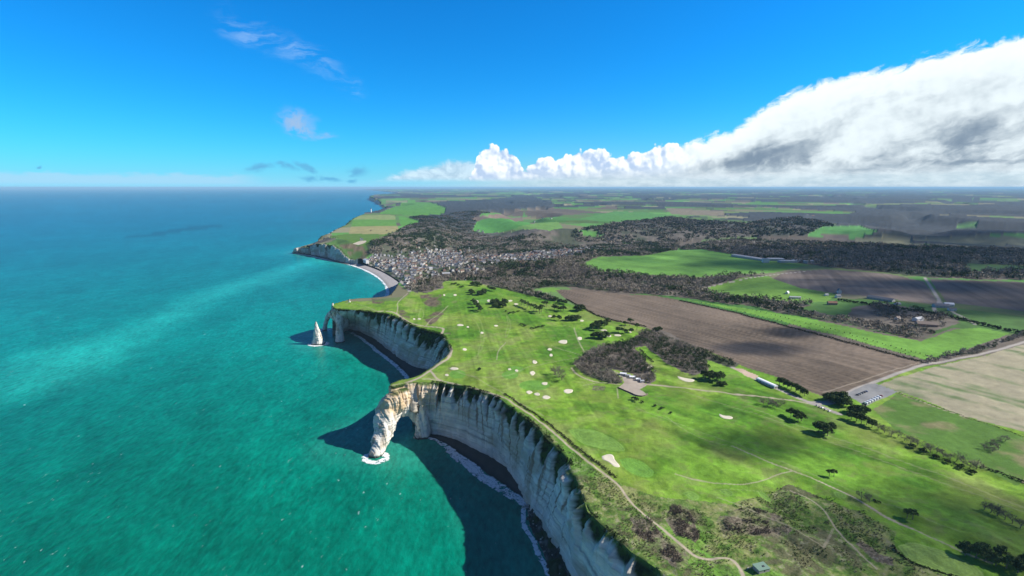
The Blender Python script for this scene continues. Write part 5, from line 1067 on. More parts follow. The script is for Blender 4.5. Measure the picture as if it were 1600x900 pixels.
for a in ((709, 576, 7.5, 2.1, 'long pale bunker on top edge of the green by the isthmus'), (698, 586, 3.0, 2.0, 'small round bunker left of the green by the isthmus'), (726, 546, 3.8, 2.1, 'oval bunker alone right of the cliff path loop'), (719, 508, 5, 1.7, 'slanting pale bunker above the western fairway'), (731, 511, 2.4, 1.3, 'small bunker just right of the slanting pale one'),
          (775, 509, 3.2, 1.3, 'small flat bunker in the centre fairway'), (753, 520, 2.6, 1.5, 'tiny faded bunker between two mown fairways'), (796, 577, 3.2, 1.6, 'small bunker on upper left rim of the round green'), (807, 579, 3.0, 1.7, 'small bunker on upper right rim of the round green'), (832, 583, 4.2, 3.8, 'bright squarish bunker between round green and bare trees'),
          (835, 566, 3.8, 3.2, 'bright bunker above the squarish one'), (861, 555, 2.8, 2.3, 'lower of two small bunkers in the middle of the links'), (859, 546, 3.6, 2.0, 'upper of two small bunkers in the middle of the links'), (880, 534, 7.5, 3.6, 'large ragged white bunker left of the crossing tracks'), (906, 529, 4.4, 2.9, 'round bunker right of the crossing tracks'),
          (851, 599.5, 5.2, 2.8, 'oval bunker at right end of the long green'), (827, 613, 4.8, 2.9, 'leftmost of three bunkers in a row under the long green'), (839, 616, 4.9, 2.8, 'middle one of three bunkers in a row under the long green'), (853, 621, 6.6, 3.1, 'rightmost and widest of three bunkers under the long green'), (888, 611, 7.6, 4.1, 'large oval bunker alone below the bare trees'),
          (859, 494, 3.2, 1.5, 'small bunker between pine row and spreading evergreen'), (909, 501, 3.2, 1.8, 'small bunker against the spreading evergreen'), (797, 470, 3.8, 1.4, 'thin bunker above the slanting pine row'), (806, 475, 3.4, 1.3, 'thin bunker at the head of the pine row'), (764, 470, 3.6, 2.3, 'white bunker left of the large central clump'),
          (711, 461, 2.6, 1.7, 'small bunker right of the hilltop green'), (694, 461, 1.8, 1.6, 'tiny bunker left of the hilltop green'), (745, 471, 3.0, 2.2, 'pale bunker behind the western pine clump'), (943, 516, 5.2, 1.3, 'grey flat bunker under the pine grove'), (952, 525, 4.2, 1.8, 'pale bunker right of the round evergreen clump'),
          (965, 524, 6.4, 1.7, 'long pale bunker under the small pine row'), (985, 519, 2.2, 1.6, 'tiny bunker under the umbrella pines'), (1002, 563, 5.4, 2.9, 'upper oval bunker on the narrow fairway by the wood'), (1015, 574, 6.0, 2.9, 'lower oval bunker on the narrow fairway by the wood'), (647, 498.5, 2.0, 1.2, 'left tiny bunker on the cliff top green'), (655, 498.5, 3.0, 1.1, 'right small bunker on the cliff top green')):
    eb(*a)
# =================================================================== buildings
def bm_box(V, F, M, x0, x1, y0, y1, z0, z1, mi):
    b = len(V); V += [(x0, y0, z0), (x1, y0, z0), (x1, y1, z0), (x0, y1, z0), (x0, y0, z1), (x1, y0, z1), (x1, y1, z1), (x0, y1, z1)]
    for f in ((0, 3, 2, 1), (4, 5, 6, 7), (0, 1, 5, 4), (1, 2, 6, 5), (2, 3, 7, 6), (3, 0, 4, 7)): F.append(tuple(b+q for q in f)); M.append(mi)
def poly_obj(name, V, F, M, mats, parent=None, loc=None, rz=0.0, smooth_=False):
    me = bpy.data.meshes.new(name); me.from_pydata(V, [], F)
    for m_ in mats: me.materials.append(m_)
    me.polygons.foreach_set('material_index', M); me.update(); o = bpy.data.objects.new(name, me); col_root.objects.link(o)
    if parent: o.parent = parent
    if loc is not None: o.location = loc; o.rotation_euler = (0, 0, rz)
    return o
WALLS = [mat_plain('wall_'+n_, c_, .9, .12, 1.2) for n_, c_ in (('white', (.72, .70, .66)), ('cream', (.60, .54, .44)), ('brick', (.36, .24, .19)), ('grey', (.46, .45, .43)))]
ROOFS = [mat_plain('roof_'+n_, c_, .75, .2, 1.0) for n_, c_ in (('slate', (.115, .125, .15)), ('pale', (.34, .35, .37)), ('tile', (.27, .13, .09)), ('brown', (.17, .13, .11)))]
M_glass = mat_plain('window_glass', (.03, .035, .045), .2, .1, 1, .6); M_door = mat_plain('door_paint', (.12, .10, .09), .6, .1, 1)
M_white = mat_plain('white_paint', (.80, .81, .82), .5, .06, 1); M_dark = mat_plain('dark_metal', (.05, .05, .055), .6, .2, 1); M_greenroof = mat_plain('green_felt', (.16, .25, .19), .9, .15, .8); M_conc = mat_plain('concrete', (.33, .31, .28), .9, .2, .7)
def gable(V, F, M, lx, ly, z0, z1, ov, mi, mg, th=.25):
    """roof slabs (with thickness) and gable walls; ridge along x"""
    b = len(V); hx, hy = lx/2, ly/2; V += [(-hx, -hy, z0), (-hx, hy, z0), (-hx, 0, z1), (hx, -hy, z0), (hx, hy, z0), (hx, 0, z1)]
    if mg is not None: F += [(b, b+2, b+1), (b+3, b+4, b+5)]; M += [mg, mg]
    s = (z1-z0)/hy
    for sg in (-1, 1):
        b = len(V); X0, X1 = -hx-ov, hx+ov; ye = sg*(hy+ov); ze = z0-ov*s
        V += [(X0, ye, ze+.03), (X1, ye, ze+.03), (X1, 0, z1+.03), (X0, 0, z1+.03), (X0, ye, ze+th), (X1, ye, ze+th), (X1, 0, z1+th), (X0, 0, z1+th)]
        for f in ((0, 1, 2, 3), (4, 5, 6, 7), (0, 1, 5, 4), (1, 2, 6, 5), (2, 3, 7, 6), (3, 0, 4, 7)): F.append(tuple(b+q for q in f)); M.append(mi)
def windows(V, F, M, lx, ly, zs, mi, n_, both=True):
    for z in zs:
        for k in range(n_):
            x = -lx/2+(k+.5)*lx/n_
            for sg in (-1, 1): bm_box(V, F, M, x-.5, x+.5, sg*ly/2-.04, sg*ly/2+.04, z, z+1.3, mi)
        for sg in (-1, 1): bm_box(V, F, M, sg*lx/2-.04, sg*lx/2+.04, -.5, .5, z, z+1.3, mi)
def house_mesh(name, lx, ly, hw, hr, wi, ri, nwin=3, chim=True):
    V, F, M = [], [], []; bm_box(V, F, M, -lx/2, lx/2, -ly/2, ly/2, -3, hw, 0); gable(V, F, M, lx, ly, hw, hw+hr, .35, 1, 0); windows(V, F, M, lx, ly, [z for z in (1.0, 3.8, 6.6) if z < hw-1.2], 2, nwin)
    if chim: bm_box(V, F, M, lx*.32, lx*.32+.7, -.4, .4, hw+hr-.9, hw+hr+1.3, 3)
    if lx > 8: bm_box(V, F, M, -1, .8, -ly*.36, -ly*.2, hw, hw+hr*.72, 0)
    me = bpy.data.meshes.new(name); me.from_pydata(V, [], F)
    for m_ in (WALLS[wi], ROOFS[ri], M_glass, WALLS[2]): me.materials.append(m_)
    me.polygons.foreach_set('material_index', M); me.update(); return me
HM = []
for k in range(14):
    wi = [0, 0, 1, 0, 3, 1, 0, 2, 0, 1, 0, 3, 0, 1][k]; ri = [0, 1, 0, 2, 0, 3, 1, 0, 0, 2, 1, 0, 3, 0][k]; HM.append((house_mesh('house', random.uniform(8, 15), random.uniform(6.5, 9), random.choice([4.5, 6, 7.5, 9]), random.uniform(2.6, 4.2), wi, ri), ['white', 'cream', 'brick', 'grey'][wi], ['slate', 'pale grey', 'red tiled', 'brown'][ri]))
def houses(poly, sp, nmax, place, seed, jit=.8, rot=R(20), sc=(0.8, 1.15)):
    p = scatter(U(poly), sp, seed, jit); p = p[pip(p[:, 0]-10, p[:, 1]-12, LAND)]; g = np.random.default_rng(seed); p = p[g.permutation(len(p))[:nmax]]; z = H(p[:, 0], p[:, 1]); print(place, len(p))
    for q, zz in zip(p, z):
        me, wn_, rn_ = HM[g.integers(len(HM))]; o = bpy.data.objects.new('house', me); col_root.objects.link(o); o.location = (q[0], q[1], zz); o.rotation_euler = (0, 0, rot+g.choice([0, math.pi/2])+g.normal()*.18); s_ = g.uniform(*sc); o.scale = (s_, s_, s_*g.uniform(.9, 1.15))
        tag(o, f'{wn_} house with {rn_} roof {place}', 'house', f'{wn_} {rn_}-roofed houses {place}'[:60])
houses([(588, 404), (612, 399), (640, 402), (680, 398), (718, 397), (738, 402), (733, 412), (704, 419), (684, 428), (664, 434), (646, 446), (634, 446), (604, 424), (578, 413)], 15, 190, 'packed in the seaside town', 71)
houses([(762, 405), (800, 398), (850, 396), (900, 391), (940, 388), (950, 392), (884, 400), (810, 408), (770, 410)], 21, 66, 'in the valley suburb right of town', 72, sc=(.7, 1.0))
houses([(650, 397), (665, 375), (700, 360), (740, 360), (752, 372), (730, 395), (690, 397)], 46, 26, 'among trees on the slope above town', 73, sc=(.7, 1.0))
houses([(610, 396), (640, 378), (662, 376), (650, 397)], 44, 8, 'in the dark trees left above the town', 74, sc=(.7, 1.0))
houses([(833, 347), (845, 340), (890, 341), (893, 346), (860, 349)], 70, 8, 'in the far hamlet between green fields', 75, sc=(1, 1.3))
def infill(polys, seed, avoid):
    """the many further roofs of the town, one mass"""
    g = np.random.default_rng(seed); Vs, Fs, Cs, b = [], [], [], 0; wc_ = [C(.70, .68, .63), C(.58, .52, .42), C(.45, .44, .42), C(.36, .24, .19)]; rc_ = [C(.09, .095, .115), C(.16, .16, .17), C(.16, .10, .08), C(.11, .095, .085)]
    for poly, sp, keep in polys:
        p = scatter(U(poly), sp, seed, .8); p = p[g.random(len(p)) < keep]; print('infill', len(p))
        d = np.sqrt(((p[:, None]-avoid[None])**2).sum(2)).min(1); p = p[(d > 9) & pip(p[:, 0]-14, p[:, 1]-14, LAND)]; p = p[fbm(p[:, 0]/55, p[:, 1]/55, 2, 616) > .38]; z = H(p[:, 0], p[:, 1])
        for q, zz in zip(p, z):
            lx, ly, h, hr = g.uniform(4, 8), g.uniform(3.2, 4.5), g.uniform(4, 8.5), g.uniform(2.4, 4); a = R(20)+g.choice([0, math.pi/2])+g.normal()*.2; ca_, sa_ = math.cos(a), math.sin(a)
            P0 = [(-lx, -ly, -3), (lx, -ly, -3), (lx, ly, -3), (-lx, ly, -3), (-lx, -ly, h), (lx, -ly, h), (lx, ly, h), (-lx, ly, h), (-lx, 0, h+hr), (lx, 0, h+hr), (-lx-.3, -ly-.4, h-.2), (lx+.3, -ly-.4, h-.2), (lx+.3, ly+.4, h-.2), (-lx-.3, ly+.4, h-.2), (-lx-.3, 0, h+hr+.1), (lx+.3, 0, h+hr+.1)]
            Vs += [(q[0]+x*ca_-y*sa_, q[1]+x*sa_+y*ca_, zz+w_) for x, y, w_ in P0]; w0, r0 = wc_[min(3, int(g.random()**1.5*4))], rc_[g.integers(4)]; Cs += [w0]*10+[r0]*6
            for f in ((0, 1, 5), (0, 5, 4), (1, 2, 6), (1, 6, 5), (2, 3, 7), (2, 7, 6), (3, 0, 4), (3, 4, 7), (4, 8, 7), (5, 6, 9), (10, 11, 15), (10, 15, 14), (12, 13, 14), (12, 14, 15)): Fs.append(tuple(b+k for k in f))
            b += 16
    tag(mesh('town_roofs', np.array(Vs), np.array(Fs), M_far, attrs={'col': np.array(Cs)}, smooth_=False), kind='stuff')
HP = np.array([o.location[:2] for o in col_root.objects if o.name.startswith('house')])
infill([(TOWN, 17, .85), ([(640, 398), (660, 378), (700, 362), (752, 358), (762, 372), (735, 397), (690, 396)], 34, .7), ([(940, 391), (985, 388), (1050, 382), (1050, 388), (990, 394)], 40, .5), ([(700, 432), (735, 426), (770, 418), (800, 420), (760, 432), (735, 438)], 26, .5)], 81, HP)
def building(name, px, py, lx, ly, hw, hr, rz, wall, roof, label, cat, nwin=4, chim=False, curve=False, z=None, doors=0):
    x, y = U([(px, py)])[0]; z = float(H(np.array([x]), np.array([y]))[0]) if z is None else z; e = empty(name, (x, y, z), rz); tag(e, label, cat)
    V, F, M = [], [], []; bm_box(V, F, M, -lx/2, lx/2, -ly/2, ly/2, -1.5, hw, 0)
    if not curve and hr > .3: b = len(V); V += [(-lx/2, -ly/2, hw), (-lx/2, ly/2, hw), (-lx/2, 0, hw+hr), (lx/2, -ly/2, hw), (lx/2, ly/2, hw), (lx/2, 0, hw+hr)]; F += [(b, b+2, b+1), (b+3, b+4, b+5)]; M += [0, 0]
    poly_obj('wall', V, F, M, [wall], e); V, F, M = [], [], []
    if curve:
        n_ = 10; 
        for k in range(n_+1): a = math.pi*k/n_; V += [(-lx/2-.3, -math.cos(a)*(ly/2+.3), hw+math.sin(a)*hr), (lx/2+.3, -math.cos(a)*(ly/2+.3), hw+math.sin(a)*hr)]
        F += [(2*k, 2*k+1, 2*k+3, 2*k+2) for k in range(n_)]; F += [tuple(range(0, 2*n_+2, 2))[::-1], tuple(range(1, 2*n_+3, 2))]; M += [0]*(n_+2)
    elif hr > .3: gable(V, F, M, lx, ly, hw, hw+hr, .5, 0, None)
    else: bm_box(V, F, M, -lx/2-.3, lx/2+.3, -ly/2-.3, ly/2+.3, hw, hw+.35, 0)
    ro = poly_obj('roof', V, F, M, [roof], e)
    if chim: V, F, M = [], [], []; bm_box(V, F, M, lx*.3, lx*.3+.8, -.4, .4, hw+hr-.8, hw+hr+1.4, 0); poly_obj('chimney', V, F, M, [WALLS[2]], ro)
    for k in range(nwin):
        for sg in (-1, 1): V, F, M = [], [], []; x_ = -lx/2+(k+.5)*lx/nwin; bm_box(V, F, M, x_-.6, x_+.6, sg*ly/2-.05, sg*ly/2+.05, 1.0, min(hw-.4, 2.3), 0); poly_obj('window', V, F, M, [M_glass], e)
    V, F, M = [], [], []; bm_box(V, F, M, lx/2-.05, lx/2+.07, -1, 1, 0, min(2.3, hw-.2), 0); poly_obj('door', V, F, M, [M_door], e); return e
def ang(a, b): w_ = U([a, b]); d = w_[1]-w_[0]; return math.atan2(d[1], d[0]), float(np.hypot(*d))
an, ln = ang((1184, 594), (1212, 607)); building('shed', 1198, 600.5, max(ln, 30), 7, 2.6, 2.0, an, WALLS[3], M_white, 'long white shed with rounded roof beside the sandy lane', 'shed', 6, curve=True)
building('clubhouse', 697, 429, 26, 14, 4.5, 3.2, .2, WALLS[3], ROOFS[1], 'pale roofed clubhouse on the hilltop above the town', 'clubhouse', 5)
building('clubhouse', 735, 436, 17, 9, 3.5, 2.2, -.2, WALLS[0], ROOFS[0], 'small clubhouse annexe at the wood edge on the hill', 'clubhouse', 3)
building('pavilion', 826, 458, 16, 8, 3.2, 2.0, -.5, WALLS[3], ROOFS[1], 'grey roofed pavilion in the tree belt of the links', 'pavilion', 3)
for k, (qx, qy, l_, w2, wl, rf, lb) in enumerate(((974, 585.5, 9, 5, WALLS[0], M_white, 'white roofed hut at the left end of the yard row'), (981, 588, 7, 4.5, WALLS[3], ROOFS[1], 'grey roofed hut second in the yard row'), (988, 590.5, 8, 5, WALLS[0], M_white, 'white roofed hut in the middle of the yard row'), (997, 594, 6, 5, WALLS[1], M_white, 'cream walled hut at the right of the yard row'), (1003, 597, 5, 4, WALLS[0], ROOFS[1], 'smallest hut at the right end of the yard row'))):
    building('hut', qx, qy, l_, w2, 2.4, 1.0, -.35+.1*k, wl, rf, lb, 'hut', 2)
x, y = U([(1189, 890)])[0]; e = building('blockhouse', 1189, 890, 9.5, 6.8, 2.6, 0, R(16), M_conc, M_greenroof, 'squat concrete blockhouse with flat green roof by the cliff path', 'blockhouse', 1)
V, F, M = [], [], []; bm_box(V, F, M, .6, 2.2, -1.2, 0.2, 2.95, 3.3, 0); poly_obj('roof_hatch', V, F, M, [M_dark], e)
V, F, M = [], [], []; bm_box(V, F, M, -3, -.4, -6.2, -4.4, 0, .8, 0); bm_box(V, F, M, 3, 4.6, 5.4, 6.6, 0, 1.0, 0)
for k, (dx, dy, s_) in enumerate(((5.5, 6.0, 1.3), (7.5, 6.8, .9), (-7.0, 5.0, 1.0))):
    bm = [];  V, F, M = [], [], []
    g = np.random.default_rng(k); n_ = 7
    V = [(math.cos(a)*s_*g.uniform(.7, 1.1), math.sin(a)*s_*g.uniform(.6, 1), 0-.3) for a in np.linspace(0, 6.28, n_+1)[:-1]]+[(math.cos(a)*s_*.6*g.uniform(.7, 1.1), math.sin(a)*s_*.55, s_*g.uniform(.5, .8)) for a in np.linspace(0, 6.28, n_+1)[:-1]]
    F = [(i, (i+1) % n_, n_+(i+1) % n_, n_+i) for i in range(n_)]+[tuple(range(n_, 2*n_))]; c_, s2 = math.cos(R(16)), math.sin(R(16)); X_, Y_ = x+dx*c_-dy*s2, y+dx*s2+dy*c_
    o = poly_obj('boulder', V, F, [0]*len(F), [WALLS[1]], None, (X_, Y_, float(H(np.array([X_]), np.array([Y_]))[0])))
    tag(o, ['larger pale pinkish boulder behind the green roofed blockhouse', 'smaller pale boulder right behind the green roofed blockhouse', 'pale boulder left of the green roofed blockhouse'][k], 'boulder')
building('farmhouse', 1230, 459, 10, 7, 4, 3.2, .8, WALLS[0], M_white, 'bright white farmhouse in the lit pasture', 'farmhouse', 3, True)
building('barn', 1242, 466, 26, 7, 3.5, 1.5, -.2, WALLS[0], ROOFS[1], 'low white barn right below the bright farmhouse', 'barn', 4)
building('farmhouse', 1311, 458, 14, 8, 7, 5, 1.2, WALLS[0], ROOFS[0], 'tall white gabled manor behind bare trees', 'farmhouse', 3, True)
building('farmhouse', 1309, 465, 12, 8, 5, 4, .2, WALLS[0], ROOFS[0], 'white house directly below the gabled manor', 'farmhouse', 3, True)
building('farmhouse', 1291, 462, 9, 6, 3.5, 2, .2, WALLS[0], ROOFS[1], 'small white cottage left of the gabled manor', 'cottage', 2)
building('farmhouse', 1300, 476, 20, 8, 5, 3.5, -.1, WALLS[2], ROOFS[2], 'brick farmhouse with red roof below the manor', 'farmhouse', 4, True)
an, ln = ang((1356, 466), (1396, 472)); building('barn', 1376, 468.5, ln, 17, 4.5, 3.5, an, WALLS[3], ROOFS[0], 'very long dark roofed barn in the shaded pasture', 'barn', 8)
building('barn', 1402, 476, 12, 8, 3, 2, .2, WALLS[0], ROOFS[1], 'small pale barn at the end of the long dark barn', 'barn', 2)
building('barn', 1470, 480, 30, 14, 5, 3.5, -.2, WALLS[3], ROOFS[0], 'dark roofed farm barn at the lane junction', 'barn', 4)
building('barn', 1482, 478, 18, 10, 5, 3, -.3, WALLS[0], M_white, 'white roofed farm barn at the lane junction', 'barn', 3)
building('barn', 1487, 485, 14, 9, 4, 2.5, -.3, WALLS[0], ROOFS[0], 'small slate roofed barn right of the white one', 'barn', 2)
building('barn', 1434, 501, 20, 11, 5, 3, .35, WALLS[0], ROOFS[1], 'pale roofed barn inside the shaded farm wood', 'barn', 3)
building('barn', 1447, 509, 34, 17, 5, 4, -.35, WALLS[2], ROOFS[3], 'big brown roofed barn inside the shaded farm wood', 'barn', 5)
building('barn', 1402, 499, 12, 7, 4, 2.5, .5, WALLS[0], ROOFS[3], 'small farm shed left of the pale barn in the wood', 'shed', 2)
an, ln = ang((1146, 400), (1196, 407)); building('warehouse', 1171, 404, ln, 30, 7, 1.5, an, WALLS[3], ROOFS[1], 'long pale warehouse at the valley wood edge', 'warehouse', 9)
for k, (qx, qy, l_, w2, h_, lb) in enumerate(((1196, 410, 22, 18, 14, 'white block at the right end of the long warehouse'), (1212, 407, 55, 30, 8, 'wide grey works hall right of the white block'), (1230, 410, 60, 26, 7, 'flat grey works hall in the middle of the estate'), (1248, 409, 40, 24, 8, 'grey works hall second from the right of the estate'), (1264, 411, 34, 22, 9, 'small works hall at the right end of the estate'))):
    building('works_hall', qx, qy, l_, w2, h_, 0, -.2+.1*k, WALLS[0 if k in (0, 3) else 3], ROOFS[1], lb, 'works hall', 4)
for qx, qy, lb in ((1395, 407, 'lone white house in the dark valley wood'), (1521, 404, 'white house on the right slope of the dark wood'), (1451, 407, 'faint pale house in the wood right of the lone one'), (979, 376, 'white house alone on the dark wooded slope'), (947, 380, 'cottage at the far end of the valley suburb'), (945, 379, 'larger house at the far end of the valley suburb')):
    building('house', qx, qy, 15, 10, 6, 4, .3, WALLS[0], ROOFS[0], lb, 'house', 3, True)
for k in range(7): building('house', 1232+k*7.3+2*(k % 2), 336.5+(k % 3)*.8, 30, 12, 6, 4, .2, WALLS[0], ROOFS[k % 3], f'tiny farm building, {ORD[k]} from left of the far hilltop hamlet', 'farm building', 2)
for k in range(8): building('house', 1570+k*6-3*(k % 2), 413-(k % 4)*2, 16, 9, 5, 4, .3*k, WALLS[k % 4], ROOFS[(k*3) % 4], f'house, {ORD[k]} from left of the hamlet at the right edge', 'house', 2)
building('hotel', 572, 410.5, 46, 14, 13, 4, -1.0, WALLS[0], M_white, 'large white seafront hotel at the left end of the beach', 'hotel', 9)
building('hotel', 590, 416, 34, 13, 12, 4, -.9, WALLS[0], ROOFS[0], 'white seafront hotel with slate roof, right of the largest one', 'hotel', 7)
building('hotel', 612, 424, 28, 13, 14, 5, -.8, WALLS[1], ROOFS[0], 'tall cream seafront hotel in the middle of the promenade', 'hotel', 6)
# chapel on the far cliff and the white lighthouse behind it
x, y = U([(565, 376)])[0]; e = building('chapel', 565, 376, 16, 8, 7, 5, .3, WALLS[3], ROOFS[0], 'small stone chapel with spire on the headland above the beach', 'chapel', 3)
V = [(-8, -2, 0), (-4, -2, 0), (-4, 2, 0), (-8, 2, 0), (-8, -2, 13), (-4, -2, 13), (-4, 2, 13), (-8, 2, 13), (-6, 0, 25)]; F = [(0, 1, 5, 4), (1, 2, 6, 5), (2, 3, 7, 6), (3, 0, 4, 7), (4, 5, 8), (5, 6, 8), (6, 7, 8), (7, 4, 8)]; poly_obj('steeple', V, F, [0]*4+[1]*4, [WALLS[3], ROOFS[0]], e)
strip('chapel_terrace', U([(551, 381), (562, 377), (571, 376)]), U([(560, 383), (570, 380), (573, 377)]), 6, 4, lambda x, y, u: H(x, y)+.6, lambda x, y, u: np.ones((len(x), 3))*C(.42, .38, .3), M_track)
x, y = U([(580, 333)])[0]; e = empty('lighthouse', (x, y, float(H(np.array([x]), np.array([y]))[0]))); tag(e, 'small white lighthouse near the far cliff edge', 'lighthouse')
def lathe(name, prof, mat, parent, n_=20):
    V = []; F = []
    for r0, z0 in prof: V += [(r0*math.cos(a), r0*math.sin(a), z0) for a in np.linspace(0, 2*math.pi, n_+1)[:-1]]
    for k in range(len(prof)-1): F += [(k*n_+i, k*n_+(i+1) % n_, (k+1)*n_+(i+1) % n_, (k+1)*n_+i) for i in range(n_)]
    F.append(tuple(range((len(prof)-1)*n_, len(prof)*n_))); return poly_obj(name, V, F, [0]*len(F), [mat], parent)
lathe('tower', [(14, -2), (13, 8), (6.5, 9), (5, 44), (6.5, 45), (6.5, 47)], M_white, e); lathe('lantern', [(4, 47), (4, 53), (4.6, 53.2), (.4, 57)], M_dark, e)
# yard wall
L = smooth(U([(965, 606), (972, 609), (985, 614), (994, 619), (1006, 620), (1012, 616)]), 1); e = empty('retaining_wall', (*L[0], float(H(L[:1, 0], L[:1, 1])[0]))); tag(e, 'low dark retaining wall around the lower edge of the yard', 'wall')
V, F = [], []; Z_ = H(L[:, 0], L[:, 1]); d = np.gradient(L, axis=0); nr = np.stack([-d[:, 1], d[:, 0]], 1)/np.linalg.norm(d, axis=1)[:, None]
for p, z_, q in zip(L, Z_, nr):
    for s_, h_ in ((-.3, -1), (-.3, 1.6), (.3, 1.6), (.3, -1)): V.append((p[0]+q[0]*s_-L[0, 0], p[1]+q[1]*s_-L[0, 1], z_+h_-Z_[0]))
for i in range(len(L)-1): F += [(4*i+k, 4*i+(k+1) % 4, 4*i+4+(k+1) % 4, 4*i+4+k) for k in range(4)]
poly_obj('stone_course', V, F, [0]*len(F), [ROOFS[3]], e)
# =================================================================== vehicles
def car_paint(n_, c_): return mat_plain(n_, c_, .3, .03, 1, .6)
P_BLACK, P_WHITE, P_GREY, P_RED, P_BLUE = (car_paint('paint_'+a, b) for a, b in (('black', (.02, .02, .022)), ('white', (.75, .76, .78)), ('grey', (.25, .26, .28)), ('red', (.35, .03, .03)), ('blue', (.04, .09, .25))))
M_tyre = mat_plain('tyre', (.02, .02, .02), .9, .1, 1)
def loft(name, secs, mat, parent):
    V, F = [], []; n_ = len(secs[0][1])
    for x_, ring in secs: V += [(x_, a, b) for a, b in ring]
    for k in range(len(secs)-1): F += [(k*n_+i, k*n_+(i+1) % n_, (k+1)*n_+(i+1) % n_, (k+1)*n_+i) for i in range(n_)]
    F += [tuple(range(n_)), tuple(range((len(secs)-1)*n_, len(secs)*n_))[::-1]]; return poly_obj(name, V, F, [0]*len(F), [mat], parent)
def rr_(w_, z0, z1, c_=.12): return [(-w_+c_, z0), (w_-c_, z0), (w_, z0+c_), (w_, z1-c_), (w_-c_, z1), (-w_+c_, z1), (-w_, z1-c_), (-w_, z0+c_)]
def vehicle(kind, paint):
    e = empty(kind, (0, 0, 0))
    if kind == 'parked_car':
        loft('body', [(-2.15, rr_(.72, .38, .78)), (-2.0, rr_(.84, .28, .92)), (-.9, rr_(.88, .25, .95)), (.9, rr_(.88, .25, .93)), (1.8, rr_(.85, .26, .80)), (2.15, rr_(.72, .36, .66))], paint, e)
        loft('cabin', [(-1.75, rr_(.66, .90, .98, .03)), (-1.15, rr_(.66, .9, 1.42)), (.15, rr_(.66, .9, 1.45)), (1.0, rr_(.68, .88, .96, .03))], M_glass, e); loft('roof', [(-1.15, rr_(.62, 1.40, 1.47, .03)), (.2, rr_(.62, 1.42, 1.49, .03))], paint, e); wb, wr = 1.3, .32
    else:
        loft('body', [(-2.8, rr_(.95, .4, 2.3)), (-2.6, rr_(1.02, .3, 2.45)), (1.3, rr_(1.02, .3, 2.45)), (2.0, rr_(1.0, .3, 1.5)), (2.75, rr_(.95, .3, 1.15)), (2.9, rr_(.85, .4, .9))], paint, e)
        loft('windscreen', [(1.42, rr_(.86, 1.55, 2.36, .05)), (2.02, rr_(.86, 1.40, 1.56, .04))], M_glass, e); wb, wr = 1.8, .36
    for sx in (-1, 1):
        for sy in (-1, 1):
            V, F = [], []; n_ = 14
            for q in (-.11, .11): V += [(math.cos(a)*wr, q, math.sin(a)*wr) for a in np.linspace(0, 2*math.pi, n_+1)[:-1]]
            F = [(i, (i+1) % n_, n_+(i+1) % n_, n_+i) for i in range(n_)]+[tuple(range(n_))[::-1], tuple(range(n_, 2*n_))]; o = poly_obj('wheel', V, F, [0]*len(F), [M_tyre], e); o.location = (sx*wb, sy*.82, wr)
    return e
VP = {}
def park(kind, paint, px, py, rz, label, grp):
    k = (kind, paint.name); x, y = U([(px, py)])[0]; z = float(H(np.array([x]), np.array([y]))[0])+.25
    if k not in VP: e = vehicle(kind, paint); VP[k] = e
    else:
        s_ = VP[k]; e = s_.copy(); col_root.objects.link(e)
        for ch in s_.children: c_ = ch.copy(); col_root.objects.link(c_); c_.parent = e
    e.location = (x, y, z); e.rotation_euler = (0, 0, rz); tag(e, label, 'van' if kind == 'camper_van' else 'car', grp)
ra, _ = ang((1340, 617), (1356, 611)); rb, _ = ang((1350, 633), (1385, 621)); ra += math.pi/2; rb += math.pi/2
for k in range(5): park('parked_car', [P_BLACK, P_GREY, P_BLACK, P_BLACK, P_BLUE][k], 1340+k*3.4, 617.3-k*1.3, ra, ['leftmost dark car of the upper row in the car park', 'grey car, second from left in the upper car park row', 'black car in the middle of the upper car park row', 'black car, fourth from left in the upper car park row', 'rightmost dark blue car of the upper car park row'][k], 'cars in the upper row of the car park')
for k in range(6): park('camper_van', P_WHITE, 1352+k*4.1, 631-k*1.9, rb, f'white camper van, {ORD[k]} from left in the lower car park row', 'white vans in the lower row of the car park')
park('parked_car', P_BLACK, 1373, 620.5, rb, 'black car right behind the white van row', 'cars in the lower row of the car park'); park('parked_car', P_RED, 1377, 619, rb, 'red car at the right end of the lower row', 'cars in the lower row of the car park')
for k, (qx, qy, pn) in enumerate(((1277, 634, P_GREY), (1281, 636.5, P_BLACK), (1285, 638, P_WHITE), (1290, 640.5, P_GREY), (1296, 643, P_WHITE))): park('parked_car', pn, qx, qy, .4, f"{['grey', 'black', 'white', 'grey', 'white'][k]} car, {ORD[k]} from left along the sandy lane end", 'cars parked at the end of the sandy lane')
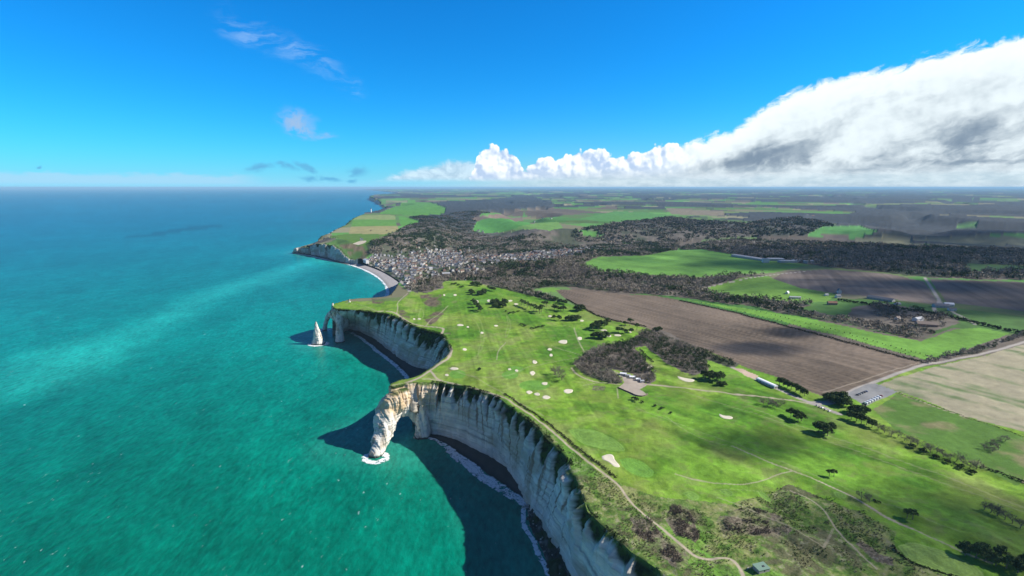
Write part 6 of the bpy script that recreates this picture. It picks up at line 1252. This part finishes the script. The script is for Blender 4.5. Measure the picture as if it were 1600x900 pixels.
# =================================================================== clouds to the right, whose shade falls on the inland fields
m_, n, b = mat_new('cloud'); g = n.node('ShaderNodeNewGeometry').outputs['Position']; b.inputs['Base Color'].default_value = (.9, .9, .9, 1); b.inputs['Roughness'].default_value = 1; b.inputs['Specular IOR Level'].default_value = 0
fo = n.noise(g, .0045, 6, .62); de = attr(n, 'u').outputs['Fac']; st = n.node('ShaderNodeObjectInfo').outputs['Color']
n.val(b.inputs['Alpha'], n.m('MULTIPLY', n.sst(n.m('ADD', fo, n.m('MULTIPLY', n.m('SUBTRACT', de, 1.0), .9)), .18, .58), .62)); M_cloud = m_
CLZ = 1400.0; off = (CLZ-80)/math.tan(SUN_EL)
for k, (qx, qy, rx, ry, a_) in enumerate(((1420, 405, 1100, 420, 1), (1330, 444, 330, 140, 1), (1530, 455, 420, 170, 1), (1440, 484, 260, 90, 1), (1600, 480, 240, 120, 1), (1185, 545, 75, 45, 1), (1240, 520, 60, 40, 1), (1490, 840, 110, 80, 1), (1180, 415, 260, 130, 1), (1160, 690, 60, 40, 1), (1560, 370, 800, 500, 1), (1370, 490, 130, 45, 1))):
    x, y = U([(qx, qy)])[0]; cx, cy = x+off*math.sin(SUN_AZ), y+off*math.cos(SUN_AZ)
    na, nb = 72, 36; A_, B_ = np.meshgrid(np.linspace(0, 2*np.pi, na, endpoint=False), np.linspace(-np.pi/2, np.pi/2, nb)); X_ = np.cos(A_)*np.cos(B_); Y_ = np.sin(A_)*np.cos(B_); Z_ = np.sin(B_)
    q = 1+.5*(f3(X_.ravel()*1.6+k, Y_.ravel()*1.6, Z_.ravel()*1.6, 4, 701).reshape(X_.shape)-.5); V = np.stack([cx+X_*rx*1.35*q, cy+Y_*ry*1.35*q, CLZ+Z_*min(rx, ry)*.4*q], -1).reshape(-1, 3)
    if (np.degrees(np.arctan2(V[:, 0], V[:, 1])) < 46.5).any():
        V[:, 0] = np.maximum(V[:, 0], V[:, 1]*math.tan(R(47))+np.abs(Z_.ravel())*60)
    ix = np.arange(na*nb).reshape(nb, na); Qd = np.stack([ix[:-1], np.roll(ix, -1, 1)[:-1], np.roll(ix, -1, 1)[1:], ix[1:]], -1).reshape(-1, 4)
    o = mesh('cloud', V, Qd, M_cloud, attrs={'u': np.clip(np.abs(np.sin(B_)).ravel()**.7, 0, 1)}); tag(o, kind='structure')
# =================================================================== haze
m_ = bpy.data.materials.new('haze'); m_.use_nodes = True; nt = m_.node_tree; nt.nodes.clear(); pv = nt.nodes.new('ShaderNodeVolumePrincipled'); mo = nt.nodes.new('ShaderNodeOutputMaterial'); nt.links.new(pv.outputs[0], mo.inputs['Volume'])
pv.inputs['Color'].default_value = (.42, .72, .95, 1); pv.inputs['Density'].default_value = 1.9e-5; pv.inputs['Anisotropy'].default_value = 0.0
V, F, M = [], [], []; bm_box(V, F, M, -400000, 400000, -4000, 300000, -1.0, 395.0, 0); o = poly_obj('haze', V, F, M, [m_]); tag(o, kind='stuff')
